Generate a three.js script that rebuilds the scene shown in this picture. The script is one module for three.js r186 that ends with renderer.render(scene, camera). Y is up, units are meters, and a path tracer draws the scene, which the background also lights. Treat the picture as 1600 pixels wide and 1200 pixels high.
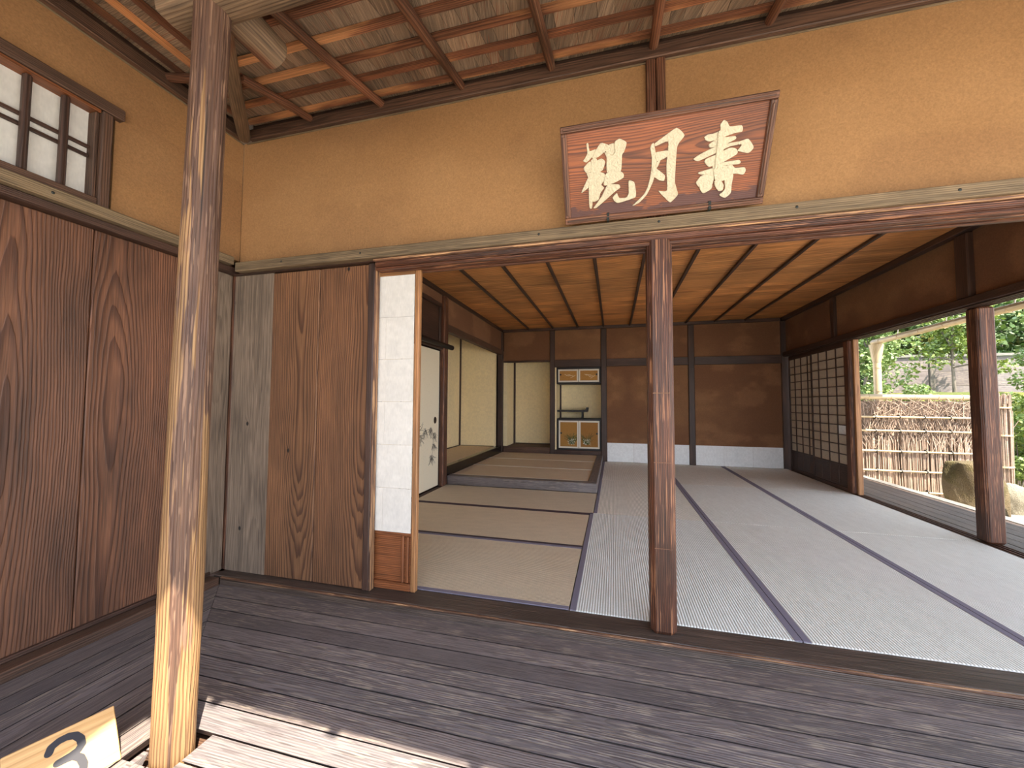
import * as THREE from 'three';
import { mergeGeometries, toCreasedNormals } from 'three/addons/utils/BufferGeometryUtils.js';

// ---------------------------------------------------------------- camera, sky, sun, exposure
const scene = new THREE.Scene();
const F = 610.34, YAW = -0.25449, PITCH = 0.047416, ROLL = 0.0047945;
const V = (x, y, z) => new THREE.Vector3(x, y, z);
const fwd = V(Math.sin(YAW) * Math.cos(PITCH), Math.sin(PITCH), -Math.cos(YAW) * Math.cos(PITCH));
const rt0 = fwd.clone().cross(V(0, 1, 0)).normalize(), up0 = rt0.clone().cross(fwd);
const camR = rt0.clone().multiplyScalar(Math.cos(ROLL)).addScaledVector(up0, Math.sin(ROLL));
const camU = up0.clone().multiplyScalar(Math.cos(ROLL)).addScaledVector(rt0, -Math.sin(ROLL));
const EYE = V(0, 1, 0);                                   // y = 0 is the top of the straw mats
const camera = new THREE.PerspectiveCamera(2 * Math.atan(600 / F) * 180 / Math.PI, 4 / 3, 0.05, 200);
camera.position.copy(EYE);
camera.quaternion.setFromRotationMatrix(new THREE.Matrix4().makeBasis(camR, camU, fwd.clone().negate()));
scene.add(camera);

const SUN = V(0.47, 1, 0.455).normalize();
// hazy bright sky, a little bluer overhead, the same all round
{
  const w = 256, h = 128, d = new Float32Array(w * h * 4);
  for (let j = 0; j < h; j++) for (let i = 0; i < w; i++) {
    const e = Math.max(0, ((j + 0.5) / h - 0.5) * 2), t = Math.sqrt(e), o = (j * w + i) * 4;
    d[o] = 0.95 - 0.27 * t; d[o + 1] = 0.98 - 0.15 * t; d[o + 2] = 1.02 + 0.1 * t; d[o + 3] = 1;
  }
  const t = new THREE.DataTexture(d, w, h, THREE.RGBAFormat, THREE.FloatType); t.mapping = THREE.EquirectangularReflectionMapping; t.magFilter = THREE.LinearFilter; t.needsUpdate = true;
  scene.background = scene.environment = t; scene.backgroundIntensity = scene.environmentIntensity = 2.3;
}
const sun = new THREE.DirectionalLight(new THREE.Color(1, 0.9, 0.75), 11.0);
sun.position.copy(SUN).multiplyScalar(20); sun.target.position.set(0, 0, -3);
sun.position.add(sun.target.position);
sun.castShadow = true; sun.shadow.mapSize.set(4096, 4096);
Object.assign(sun.shadow.camera, { left: -14, right: 14, top: 14, bottom: -14, near: 1, far: 60 });
sun.name = 'sun';
scene.add(sun, sun.target);
const renderer = new THREE.WebGLRenderer({ antialias: true });
renderer.toneMapping = THREE.LinearToneMapping;
renderer.toneMappingExposure = 1.75;
renderer.shadowMap.enabled = true;

// ---------------------------------------------------------------- helpers
function rng(seed) { let s = seed >>> 0; return () => { s = (s + 0x6d2b79f5) | 0; let t = Math.imul(s ^ (s >>> 15), 1 | s); t = (t + Math.imul(t ^ (t >>> 7), 61 | t)) ^ t; return ((t ^ (t >>> 14)) >>> 0) / 4294967296; }; }
const R = rng(71);
const rr = (a, b) => a + (b - a) * R();
const lerp = (a, b, t) => a + (b - a) * t, clamp = (x, a = 0, b = 1) => Math.min(b, Math.max(a, x));
const smooth = (a, b, x) => { const t = clamp((x - a) / (b - a)); return t * t * (3 - 2 * t); };
const PERM = (() => { const r = rng(5), t = new Float32Array(65536); for (let i = 0; i < t.length; i++) t[i] = r(); return t; })();
function vn(x, y) {                                       // value noise, 0..1
  const xi = Math.floor(x), yi = Math.floor(y); let fx = x - xi, fy = y - yi; fx = fx * fx * (3 - 2 * fx); fy = fy * fy * (3 - 2 * fy);
  const h = (a, b) => PERM[(Math.imul(a, 7919) + Math.imul(b, 104729)) & 65535];
  const a = h(xi, yi), b = h(xi + 1, yi), c = h(xi, yi + 1), d = h(xi + 1, yi + 1);
  return a + (b - a) * fx + (c - a) * fy + (a - b - c + d) * fx * fy;
}
const fbm = (x, y, o = 4) => { let s = 0, a = 0.5, n = 0; for (let i = 0; i < o; i++) { s += a * vn(x, y); n += a; x = x * 2.03 + 17.1; y = y * 2.03 + 9.7; a *= 0.5; } return s / n; };
const ray = (px, py) => fwd.clone().addScaledVector(camR, (px - 800) / F).addScaledVector(camU, -(py - 600) / F);
function at(px, py, ax, val) { const d = ray(px, py), k = 'xyz'[ax]; return EYE.clone().addScaledVector(d, (val - EYE[k]) / d[k]); }
function onPlane(px, py, q, n) { const d = ray(px, py); return EYE.clone().addScaledVector(d, q.clone().sub(EYE).dot(n) / d.dot(n)); }

// textures: L metres along the grain (u) by W metres across (v)
function tex(w, h, f, srgb, wrap = THREE.MirroredRepeatWrapping) {
  const d = new Uint8Array(w * h * 4);
  for (let j = 0, o = 0; j < h; j++) for (let i = 0; i < w; i++, o += 4) { const c = f((i + 0.5) / w, (j + 0.5) / h); d[o] = clamp(c[0]) * 255; d[o + 1] = clamp(c[1]) * 255; d[o + 2] = clamp(c[2]) * 255; d[o + 3] = 255; }
  const t = new THREE.DataTexture(d, w, h); t.wrapS = t.wrapT = wrap; t.magFilter = THREE.LinearFilter; t.minFilter = THREE.LinearMipmapLinearFilter; t.generateMipmaps = true;
  if (srgb) t.colorSpace = THREE.SRGBColorSpace; t.needsUpdate = true; return t;
}
const hex = (h) => [(h >> 16 & 255) / 255, (h >> 8 & 255) / 255, (h & 255) / 255];
const mix3 = (a, b, t) => [lerp(a[0], b[0], t), lerp(a[1], b[1], t), lerp(a[2], b[2], t)];
const mul3 = (a, k) => [a[0] * k, a[1] * k, a[2] * k];
// wood: early and late growth colours, cone shaped rings (cathedral figure) or straight lines
function wood({ L = 2, W = 0.5, w = 1024, h = 512, seed = 1, early, late, extra, freq = 70, con = 0.8, fig = 1, fibre = 0.25, blotch = 0.25, rough = 0.75, bump = 0.0015, coat = 0, streak = 0, streakCol = 0xd8a070, knots = 0, paint }) {
  const E = hex(early), Lt = hex(late), X = extra ? hex(extra) : null, SC = hex(streakCol), r = rng(seed), sx = r() * 90, sy = r() * 90;
  const kn = Array.from({ length: knots }, () => [r() * L, (0.2 + 0.6 * r()) * W]);
  const centre = (0.35 + 0.3 * r()) * W;
  const ring = (u, v) => {
    const x = u * L, y = v * W;
    const wob = (fbm(sx + x * 1.3, sy + y * 3, 3) - 0.5) * 0.05 * fig + (fbm(sx + x * 5, sy + y * 14, 2) - 0.5) * 0.008;
    const hgt = fig * (0.02 + 0.10 * fbm(sx + 40 + x * 0.9, sy, 2));
    let d = Math.sqrt((y - centre + wob) ** 2 + hgt * hgt);
    for (const [kx, ky] of kn) { const q = Math.hypot((x - kx) * 0.5, y - ky); d += 0.012 * Math.exp(-q * q / 0.0004); }
    let t = d * freq + fbm(sx + x * 2, sy + y * 60, 2) * 0.5; t -= Math.floor(t);
    return smooth(0.35, 0.88, t) * (1 - smooth(0.93, 1, t));
  };
  const cache = new Float32Array(w * h), fb = new Float32Array(w * h);
  for (let j = 0, o = 0; j < h; j++) for (let i = 0; i < w; i++, o++) { const u = (i + 0.5) / w, v = (j + 0.5) / h; cache[o] = ring(u, v); fb[o] = 0.6 * vn(sx + u * L * 14, sy + v * W * 700) + 0.4 * vn(sx + u * L * 5, sy + 33 + v * W * 240); }
  const idx = (u, v) => Math.min(h - 1, Math.floor(v * h)) * w + Math.min(w - 1, Math.floor(u * w));
  const map = tex(w, h, (u, v) => {
    const k = cache[idx(u, v)], f = fb[idx(u, v)], b = fbm(sx + u * L * 2.2, sy + 70 + v * W * 7, 4);
    let c = mix3(E, Lt, k * con);
    if (X) c = mix3(c, X, smooth(0.48, 0.66, b));
    c = mul3(c, 1 + fibre * (f - 0.5) * 2 + blotch * (b - 0.5) * 2);
    if (streak) { const s = fbm(sx + u * L * 5.5, sy + 11 + v * W * 260, 3); c = mix3(c, SC, smooth(1 - streak, 1 - streak + 0.08, s) * (0.5 + 0.5 * f)); }
    for (const [kx, ky] of kn) { const q = Math.hypot((u * L - kx) * 0.7, v * W - ky); c = mul3(c, 1 - 0.75 * (1 - smooth(0.005, 0.011, q))); }
    return paint ? paint(u * L, v * W, c, f, k) : c;
  }, true);
  const bm = tex(w, h, (u, v) => { const x = 0.25 + 0.45 * cache[idx(u, v)] + 0.3 * fb[idx(u, v)]; return [x, x, x]; }, false);
  for (const t of [map, bm]) t.repeat.set(1 / L, 1 / W);
  const m = new THREE.MeshPhysicalMaterial({ map, bumpMap: bm, bumpScale: bump, roughness: rough, vertexColors: true, clearcoat: coat, clearcoatRoughness: 0.3 });
  return m;
}
const plain = (color, rough = 0.8, o = {}) => new THREE.MeshPhysicalMaterial({ color: new THREE.Color(color), roughness: rough, vertexColors: true, ...o });

// chamfered box between two corners, uv in metres with u along the grain axis
function box(x0, x1, y0, y1, z0, z1, o = {}) {
  const lo = [Math.min(x0, x1), Math.min(y0, y1), Math.min(z0, z1)], hi = [Math.max(x0, x1), Math.max(y0, y1), Math.max(z0, z1)];
  const g = 'xyz'.indexOf(o.g ?? 'xyz'[[0, 1, 2].reduce((a, b) => (hi[b] - lo[b] > hi[a] - lo[a] ? b : a), 0)]);
  const c = Math.min(o.c ?? 0.003, 0.35 * Math.min(hi[0] - lo[0], hi[1] - lo[1], hi[2] - lo[2]));
  const uo = o.uo ?? rr(0, 7), vo = o.vo ?? rr(0, 3), pos = [], nor = [], uv = [];
  const vert = (s, a) => [0, 1, 2].map((k) => (s[k] > 0 ? hi[k] - (k === a ? 0 : c) : lo[k] + (k === a ? 0 : c)));
  const face = (pts, n, dom) => {
    const A = V(...pts[0]), B = V(...pts[1]), C = V(...pts[2]), nn = B.clone().sub(A).cross(C.clone().sub(A));
    if (nn.dot(V(...n)) < 0) pts = [...pts].reverse();
    const N = V(...n).normalize();
    const others = [0, 1, 2].filter((k) => k !== dom);
    const [ua, va] = dom === g ? others : [g, others.find((k) => k !== g)];
    for (const t of pts.length === 4 ? [[0, 1, 2], [0, 2, 3]] : [[0, 1, 2]]) for (const i of t) { pos.push(...pts[i]); nor.push(N.x, N.y, N.z); uv.push(pts[i][ua] + uo, pts[i][va] + vo + dom * 0.37); }
  };
  for (let a = 0; a < 3; a++) for (const s of [-1, 1]) {
    const [b, d] = [(a + 1) % 3, (a + 2) % 3], S = (p, q) => { const r = [0, 0, 0]; r[a] = s; r[b] = p; r[d] = q; return r; }, n = [0, 0, 0]; n[a] = s;
    face([S(-1, -1), S(1, -1), S(1, 1), S(-1, 1)].map((q) => vert(q, a)), n, a);
    if (c > 0) for (const t of [-1, 1]) {                 // edge between a and b
      const E = (q) => { const r = [0, 0, 0]; r[a] = s; r[b] = t; r[d] = q; return r; }, m = [0, 0, 0]; m[a] = s; m[b] = t;
      face([vert(E(-1), a), vert(E(1), a), vert(E(1), b), vert(E(-1), b)], m, a === g ? b : a);
    }
  }
  if (c > 0) for (const p of [-1, 1]) for (const q of [-1, 1]) for (const r of [-1, 1]) face([0, 1, 2].map((a) => vert([p, q, r], a)), [p, q, r], g === 0 ? 1 : 0);
  const G = new THREE.BufferGeometry();
  G.setAttribute('position', new THREE.Float32BufferAttribute(pos, 3)); G.setAttribute('normal', new THREE.Float32BufferAttribute(nor, 3)); G.setAttribute('uv', new THREE.Float32BufferAttribute(uv, 2));
  return G;
}
function tint(g, k = 1, rgb = [1, 1, 1]) { const n = g.attributes.position.count, a = new Float32Array(n * 3); for (let i = 0; i < n; i++) { a[i * 3] = k * rgb[0]; a[i * 3 + 1] = k * rgb[1]; a[i * 3 + 2] = k * rgb[2]; } g.setAttribute('color', new THREE.BufferAttribute(a, 3)); return g; }
const vary = (g, a = 0.12) => { const k = rr(1 - a, 1 + a), h = rr(-0.04, 0.04); return tint(g, k, [1 + h, 1, 1 - h]); };
const turned = (g, m) => g.applyMatrix4(m);
// extruded outline: shape points in a plane, given a matrix that maps (x, y, depth) to the world
function slabOf(pts, depth, mat, bevel = 0) {
  const s = new THREE.Shape(pts.map((p) => new THREE.Vector2(p[0], p[1])));
  const g = new THREE.ExtrudeGeometry(s, { depth, bevelEnabled: bevel > 0, bevelThickness: bevel, bevelSize: bevel, bevelOffset: -bevel, bevelSegments: 1, steps: 1 });
  if (mat) g.applyMatrix4(mat); return g;
}
// prism with a flat outline in the xz plane, height given by a function, constant thickness
function prismXZ(pts, top, thick) {
  const pos = [], uv = [], P = (p, d) => [p[0], top(p[0], p[1]) - d, p[1]];
  const tri = (a, b, c) => { for (const q of [a, b, c]) { pos.push(...q); uv.push(q[0], q[2] + q[1]); } };
  const area = pts.reduce((s, p, i) => { const q = pts[(i + 1) % pts.length]; return s + p[0] * q[1] - q[0] * p[1]; }, 0), ring = area > 0 ? [...pts].reverse() : pts;
  const faces = THREE.ShapeUtils.triangulateShape(ring.map((p) => new THREE.Vector2(p[0], p[1])), []);
  for (const [a, b, c] of faces) {
    const A = P(ring[a], 0), B = P(ring[b], 0), C = P(ring[c], 0), up = (B[2] - A[2]) * (C[0] - A[0]) - (B[0] - A[0]) * (C[2] - A[2]);
    up > 0 ? tri(A, B, C) : tri(A, C, B);
    const a2 = P(ring[a], thick), b2 = P(ring[b], thick), c2 = P(ring[c], thick);
    up > 0 ? tri(a2, c2, b2) : tri(a2, b2, c2);
  }
  ring.forEach((p, i) => { const q = ring[(i + 1) % ring.length], a = P(p, 0), b = P(q, 0), c = P(q, thick), d = P(p, thick); tri(a, b, c); tri(a, c, d); });
  const g = new THREE.BufferGeometry(); g.setAttribute('position', new THREE.Float32BufferAttribute(pos, 3)); g.setAttribute('uv', new THREE.Float32BufferAttribute(uv, 2)); g.computeVertexNormals(); return g;
}
// a log along a polyline with a radius for each point; rough = uneven radius
function log(pts, radii, { seg = 16, steps = 24, rough = 0.04, seed = 1, square = 0 } = {}) {
  const curve = pts.length > 2 ? new THREE.CatmullRomCurve3(pts.map((p) => V(...p))) : new THREE.LineCurve3(V(...pts[0]), V(...pts[1]));
  const len = curve.getLength(), pos = [], uv = [], idx = [], ax = curve.getTangent(0.5), ref = Math.abs(ax.y) < 0.8 ? V(0, 1, 0) : V(0, 0, 1), sd = seed * 13.7;
  const rad = (t) => { const f = t * (radii.length - 1), i = Math.min(radii.length - 2, Math.floor(f)); return radii.length === 1 ? radii[0] : lerp(radii[i], radii[i + 1], f - i); };
  for (let i = 0; i <= steps; i++) {
    const t = i / steps, p = curve.getPoint(t), T = curve.getTangent(t), A = T.clone().cross(ref).normalize(), B = A.clone().cross(T), r0 = rad(t);
    for (let j = 0; j <= seg; j++) {
      const a = (j % seg) / seg * Math.PI * 2, c = Math.cos(a), s = Math.sin(a);
      let r = r0 * (1 + rough * (fbm(sd + c * 1.7 + 5, sd + s * 1.7 + t * len * 3, 3) - 0.5) * 2);
      if (square) r *= lerp(1, 1 / Math.max(Math.abs(c), Math.abs(s)) * 0.9, square);
      pos.push(p.x + (A.x * c + B.x * s) * r, p.y + (A.y * c + B.y * s) * r, p.z + (A.z * c + B.z * s) * r);
      uv.push(t * len, j / seg * 2 * Math.PI * r0 + seed * 0.71);
    }
  }
  const W = seg + 1;
  for (let i = 0; i < steps; i++) for (let j = 0; j < seg; j++) { const a = i * W + j; idx.push(a, a + 1, a + W, a + 1, a + W + 1, a + W); }
  for (const e of [0, steps]) {
    const p = curve.getPoint(e / steps), k = pos.length / 3, r0 = rad(e / steps);
    pos.push(p.x, p.y, p.z); uv.push(0, 0);
    for (let j = 0; j <= seg; j++) { const o = (e * W + j) * 3, a = j / seg * Math.PI * 2; pos.push(pos[o], pos[o + 1], pos[o + 2]); uv.push(Math.cos(a) * r0, Math.sin(a) * r0); }
    for (let j = 0; j < seg; j++) e ? idx.push(k, k + 1 + j, k + 2 + j) : idx.push(k, k + 2 + j, k + 1 + j);
  }
  const g = new THREE.BufferGeometry(); g.setAttribute('position', new THREE.Float32BufferAttribute(pos, 3)); g.setAttribute('uv', new THREE.Float32BufferAttribute(uv, 2)); g.setIndex(idx); g.computeVertexNormals();
  return g;
}
const join = (list) => mergeGeometries(list.map((g) => { const q = g.index ? g.toNonIndexed() : g; if (!q.attributes.color) tint(q); for (const k of Object.keys(q.attributes)) if (!['position', 'normal', 'uv', 'color'].includes(k)) q.deleteAttribute(k); return q; }));

// things, parts and the setting
const taken = new Map();
function numbered(name) { const n = taken.get(name) ?? 0; taken.set(name, n + 1); return n ? `${name}_${String(n).padStart(3, '0')}` : name; }
const bases = new WeakMap();
function thing(name, label, category, base = [0, 0, 0], group) {
  const o = new THREE.Group(); o.name = numbered(name); o.position.set(...base); o.userData = { label, category }; if (group) o.userData.group = group;
  bases.set(o, base); scene.add(o); return o;
}
function struct(name, label, base = [0, 0, 0], exact) {
  const o = new THREE.Group(); o.name = exact ? name : numbered(name); o.position.set(...base); o.userData = { kind: 'structure', label, category: name.split('_')[0] }; bases.set(o, base); scene.add(o); return o;
}
function part(parent, name, geo, mat, label) {            // geo in world coordinates
  if (Array.isArray(geo)) geo = join(geo);
  if (!geo.attributes.color) tint(geo);
  const b = bases.get(parent); geo.translate(-b[0], -b[1], -b[2]);
  const m = new THREE.Mesh(geo, mat); m.name = name; m.castShadow = m.receiveShadow = true; if (label) m.userData.label = label;
  bases.set(m, b); parent.add(m); return m;
}

// ---------------------------------------------------------------- materials
const M = {};
M.deck = wood({ seed: 3, early: 0x7a7170, late: 0x655d5c, freq: 130, fig: 0.6, con: 0.7, fibre: 0.16, blotch: 0.1, rough: 0.5, bump: 0.0015,
  paint: (x, y, c, f) => { const worn = smooth(0.42, 0.6, fbm(x * 1.4 + 2, y * 7, 3)), fl = smooth(0.55, 0.66, fbm(x * 16, y * 240, 3)), dk = smooth(0.6, 0.72, fbm(x * 11 + 40, y * 200 + 9, 3)); c = mix3(c, hex(0xa79a8a), fl * (0.18 + 0.5 * worn)); return mix3(c, hex(0x524a48), dk * 0.5); } });
M.boardRed = wood({ seed: 11, early: 0x6e4a35, late: 0x43291d, freq: 110, fig: 1.25, con: 0.68, fibre: 0.26, blotch: 0.3, rough: 0.55, bump: 0.0022, W: 0.56 });
M.boardRedB = wood({ seed: 29, early: 0x694733, late: 0x41281d, freq: 118, fig: 1.0, con: 0.68, fibre: 0.26, blotch: 0.32, rough: 0.55, bump: 0.0022, W: 0.56 });
M.boardBrown = wood({ seed: 17, early: 0x7f5a3d, late: 0x4e3222, freq: 92, fig: 1.3, con: 0.85, fibre: 0.2, blotch: 0.2, rough: 0.62, bump: 0.0018, W: 0.56, knots: 2 });
M.boardGrey = wood({ seed: 23, early: 0x7b6a5a, late: 0x625345, freq: 80, fig: 1.1, con: 0.5, fibre: 0.28, blotch: 0.28, rough: 0.8, bump: 0.0014, W: 0.56, knots: 2, streak: 0.32, streakCol: 0x927f6b });
M.beam = wood({ seed: 31, early: 0x5c4334, late: 0x3c2a20, freq: 120, fig: 0.4, con: 0.7, fibre: 0.3, blotch: 0.25, rough: 0.6 });
M.beamGrey = wood({ seed: 37, early: 0x7d6b52, late: 0x5a4a35, freq: 130, fig: 0.4, con: 0.6, fibre: 0.25, blotch: 0.28, rough: 0.75, streak: 0.3, streakCol: 0x8d7a5e });
M.worn = wood({ seed: 41, early: 0x70503c, late: 0x432d22, freq: 160, fig: 0.25, con: 0.8, fibre: 0.3, blotch: 0.35, rough: 0.55, streak: 0.47, streakCol: 0xd3a474 });
M.pillar = wood({ seed: 43, early: 0x603a27, late: 0x341c13, freq: 150, fig: 0.25, con: 0.85, fibre: 0.35, blotch: 0.35, rough: 0.5, streak: 0.36, streakCol: 0xb07c58, bump: 0.0025 });
M.dark = wood({ seed: 47, early: 0x49342a, late: 0x2d1e18, freq: 130, fig: 0.3, con: 0.7, fibre: 0.3, blotch: 0.3, rough: 0.5 });
M.ceil = wood({ seed: 53, early: 0xc98d55, late: 0x8a5226, freq: 40, fig: 0.8, con: 0.85, fibre: 0.16, blotch: 0.25, rough: 0.6, bump: 0.0008 });
M.shoji = wood({ seed: 59, early: 0xa4764c, late: 0x744a2a, freq: 120, fig: 0.3, con: 0.7, fibre: 0.25, blotch: 0.25, rough: 0.5 });
M.koshi = wood({ seed: 61, early: 0x84502f, late: 0x583019, freq: 110, fig: 0.4, con: 0.7, fibre: 0.25, blotch: 0.2, rough: 0.45 });
M.batten = wood({ seed: 67, early: 0x8e5c40, late: 0x57301f, extra: 0xa9774f, freq: 140, fig: 0.3, con: 0.8, fibre: 0.25, blotch: 0.4, rough: 0.65 });
M.shingle = wood({ seed: 71, early: 0x8a7560, late: 0x6d5a48, freq: 170, fig: 0.2, con: 0.5, fibre: 0.3, blotch: 0.25, rough: 0.85, streak: 0.26, streakCol: 0x8a4f35 });
M.rafter = wood({ seed: 73, early: 0x6c4733, late: 0x3d2419, freq: 90, fig: 0.4, con: 0.7, fibre: 0.3, blotch: 0.4, rough: 0.55, streak: 0.28, streakCol: 0x93745a });
M.logGrey = wood({ seed: 79, early: 0x7e674f, late: 0x594333, extra: 0x67432f, freq: 90, fig: 0.4, con: 0.6, fibre: 0.25, blotch: 0.3, rough: 0.65 });
// the natural post: bare tan wood low down, patches of dark purple brown skin above, with torn outlines
M.post = wood({ L: 2.6, W: 0.36, w: 1536, h: 512, seed: 83, early: 0x977650, late: 0x6b4a2f, freq: 105, fig: 0.35, con: 0.75, fibre: 0.2, blotch: 0.2, rough: 0.6, bump: 0.003,
  paint: (x, y, c, f, k) => {
    const n = fbm(x * 1.6 + 3, y * 34 + 1, 4), skin = smooth(0.5, 0.53, n + (x - 0.92) * 0.3);
    let d = mul3(mix3(hex(0x452f28), hex(0x674c3b), fbm(x * 5, y * 60, 3)), 0.75 + 0.5 * f);
    const s = fbm(x * 9 + 9, y * 170, 3); d = mix3(d, hex(0xa08068), 0.6 * smooth(0.64, 0.7, s));
    c = mix3(c, d, skin * 0.92);
    const crack = vn(x * 1.1 + 4, y * 130); return mul3(c, 1 - 0.5 * (1 - smooth(0.03, 0.1, crack)));
  } });
M.post.map.wrapS = M.post.bumpMap.wrapS = THREE.ClampToEdgeWrapping;
M.plaque = wood({ L: 0.9, W: 0.42, w: 1024, h: 512, seed: 89, early: 0x8a4c26, late: 0x522611, freq: 150, fig: 1.0, con: 0.8, fibre: 0.2, blotch: 0.3, rough: 0.45, bump: 0.001,
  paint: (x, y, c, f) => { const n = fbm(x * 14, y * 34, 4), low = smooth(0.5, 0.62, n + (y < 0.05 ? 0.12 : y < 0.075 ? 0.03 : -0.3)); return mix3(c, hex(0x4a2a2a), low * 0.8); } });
M.sign = wood({ L: 0.5, W: 0.3, w: 512, h: 256, seed: 97, early: 0xd9ad74, late: 0xc08f56, freq: 60, fig: 0.5, con: 0.5, fibre: 0.1, blotch: 0.12, rough: 0.5, bump: 0.0004 });
M.bamboo = wood({ L: 1, W: 0.25, w: 512, h: 128, seed: 101, early: 0xb9a684, late: 0x9a8660, freq: 60, fig: 0.2, con: 0.4, fibre: 0.15, blotch: 0.3, rough: 0.4, bump: 0.0004 });
M.twig = wood({ L: 1, W: 0.2, w: 512, h: 128, seed: 103, early: 0xc2ae9e, late: 0x8a7362, freq: 160, fig: 0.2, con: 0.6, fibre: 0.3, blotch: 0.3, rough: 0.85 });
M.bark = wood({ L: 1, W: 0.4, w: 256, h: 128, seed: 107, early: 0x8b8278, late: 0x5d554c, freq: 70, fig: 0.5, con: 0.7, fibre: 0.3, blotch: 0.4, rough: 0.9, bump: 0.006 });
M.sill = wood({ seed: 111, early: 0x554840, late: 0x382d27, freq: 150, fig: 0.3, con: 0.75, fibre: 0.4, blotch: 0.2, rough: 0.5, streak: 0.3, streakCol: 0x7b6a5c, bump: 0.002 });
M.silver = wood({ seed: 109, early: 0x8a8680, late: 0x5f5c58, freq: 90, fig: 0.5, con: 0.6, fibre: 0.3, blotch: 0.4, rough: 0.8 });

function earth({ L = 2.4, n = 1024, a, b, stain, grain = 0.1, amt = 0.25, seed = 1, bump = 0.0012, thr = 0.6 }) {
  const A = hex(a), B = hex(b), S = hex(stain), o = seed * 11.3;
  const map = tex(n, n, (u, v) => {
    const x = u * L, y = v * L, f = fbm(o + x * 1.1, o + y * 1.4, 4), g = vn(o + x * 330, o + y * 330) * 0.6 + vn(o + x * 150, y * 150) * 0.4;
    let c = mix3(A, B, smooth(0.35, 0.65, f)); const st = fbm(o + 60 + x * 2.3, o + y * 3.1, 5);
    c = mix3(c, S, smooth(thr - 0.06, thr + 0.12, st) * amt); return mul3(c, 1 + grain * (g - 0.5) * 2);
  }, true);
  const bm = tex(512, 512, (u, v) => { const x = u * L, y = v * L, q = 0.6 * vn(x * 210, y * 210) + 0.4 * fbm(x * 12, y * 12, 3); return [q, q, q]; }, false);
  map.repeat.set(1 / L, 1 / L); bm.repeat.set(1 / L, 1 / L);
  return new THREE.MeshPhysicalMaterial({ map, bumpMap: bm, bumpScale: bump, roughness: 0.95, vertexColors: true });
}
M.plaster = earth({ a: 0xa67e53, b: 0x9d754b, stain: 0x866241, amt: 0.3, seed: 2, thr: 0.58 });
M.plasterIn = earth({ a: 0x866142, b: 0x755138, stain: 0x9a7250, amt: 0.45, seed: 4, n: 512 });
M.stone = earth({ a: 0x8a8475, b: 0x6d6656, stain: 0x5b5a34, amt: 0.7, seed: 6, n: 256, bump: 0.01, thr: 0.5, L: 1.2 });
M.gravel = earth({ a: 0xbcb5a8, b: 0xaaa294, stain: 0x8f887a, amt: 0.4, seed: 7, n: 512, grain: 0.35, bump: 0.01 });
M.soil = earth({ a: 0x6d7038, b: 0x8a8a42, stain: 0x5b4d33, amt: 0.6, seed: 8, n: 256, grain: 0.3, bump: 0.01 });
M.moss = earth({ a: 0x66692a, b: 0x4a5620, stain: 0x6e5a30, amt: 0.5, seed: 9, n: 256, grain: 0.4, bump: 0.02, L: 1 });

function papery(color, { seed = 1, fib = 0.035, trans = 0, rough = 0.9 } = {}) {
  const C = hex(color), o = seed * 7.7;
  const map = tex(512, 512, (u, v) => { const f = fbm(o + u * 40, o + v * 40, 3), g = vn(u * 250 + o, v * 60), s = fbm(o + u * 3, v * 3, 3); return mul3(C, 1 + fib * (f - 0.5) * 2 + fib * (g - 0.5) + fib * 1.2 * (s - 0.5)); }, true);
  map.repeat.set(1, 1);
  return new THREE.MeshPhysicalMaterial({ map, roughness: rough, vertexColors: true, transmission: trans, thickness: 0 });
}
M.paper = papery(0xe6e3dc, { seed: 2, trans: 0.08 }); M.paperThin = papery(0xcbbfac, { seed: 6, trans: 0.12 });
M.skirt = papery(0xf0f3f4, { seed: 3 });
M.fusuma = papery(0xe8dabb, { seed: 4 });
M.white = papery(0xf8e4b6, { seed: 5 });
// straw mat: ridges of the weave run along u
function straw(a, b, seed) {
  const L = 0.5, W = 0.4, A = hex(a), B = hex(b), per = 32, n = 1024;
  const rid = (v) => 0.5 + 0.5 * Math.cos(v * per * Math.PI * 2);
  const map = tex(1024, n, (u, v) => { const f = vn(u * 260 + seed, v * per * 2), g = fbm(u * 5 + seed, v * 12, 3), q = vn(u * 12, v * 300 + seed); return mul3(mix3(B, A, Math.pow(rid(v), 0.6)), 1 + 0.06 * (f - 0.5) + 0.05 * (g - 0.5) + 0.04 * (q - 0.5)); }, true, THREE.RepeatWrapping);
  const bm = tex(512, n, (u, v) => { const x = 0.8 * rid(v) + 0.2 * vn(u * 130, v * per * 2); return [x, x, x]; }, false, THREE.RepeatWrapping);
  map.repeat.set(1 / L, 1 / W); bm.repeat.set(1 / L, 1 / W);
  return new THREE.MeshPhysicalMaterial({ map, bumpMap: bm, bumpScale: 0.0022, roughness: 0.62, vertexColors: true });
}
M.straw = straw(0xfffef6, 0xb8b8ad, 3);
M.strawTan = straw(0xe9d8bd, 0xbfa98b, 9);
M.cloth = plain(0x7d7786, 0.85); M.clothDark = plain(0x43333a, 0.85); M.clothWhite = plain(0xe6dfd0, 0.85);
M.lacquer = plain(0x120d0b, 0.25); M.black = plain(0x1a1412, 0.5); M.iron = plain(0x3a3d3a, 0.5, { metalness: 0.6 }); M.brass = plain(0x3b2c22, 0.4, { metalness: 0.5 });
M.ink = plain(0x2b2a30, 0.55);
M.gofun = earth({ a: 0xd0c6aa, b: 0xbfaf88, stain: 0x96754b, amt: 0.6, seed: 12, n: 512, L: 0.5, grain: 0.05, bump: 0.0035, thr: 0.6 });
const leafMat = (c) => plain(c, 0.6, { side: THREE.DoubleSide, transmission: 0.35, thickness: 0 });
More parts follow.
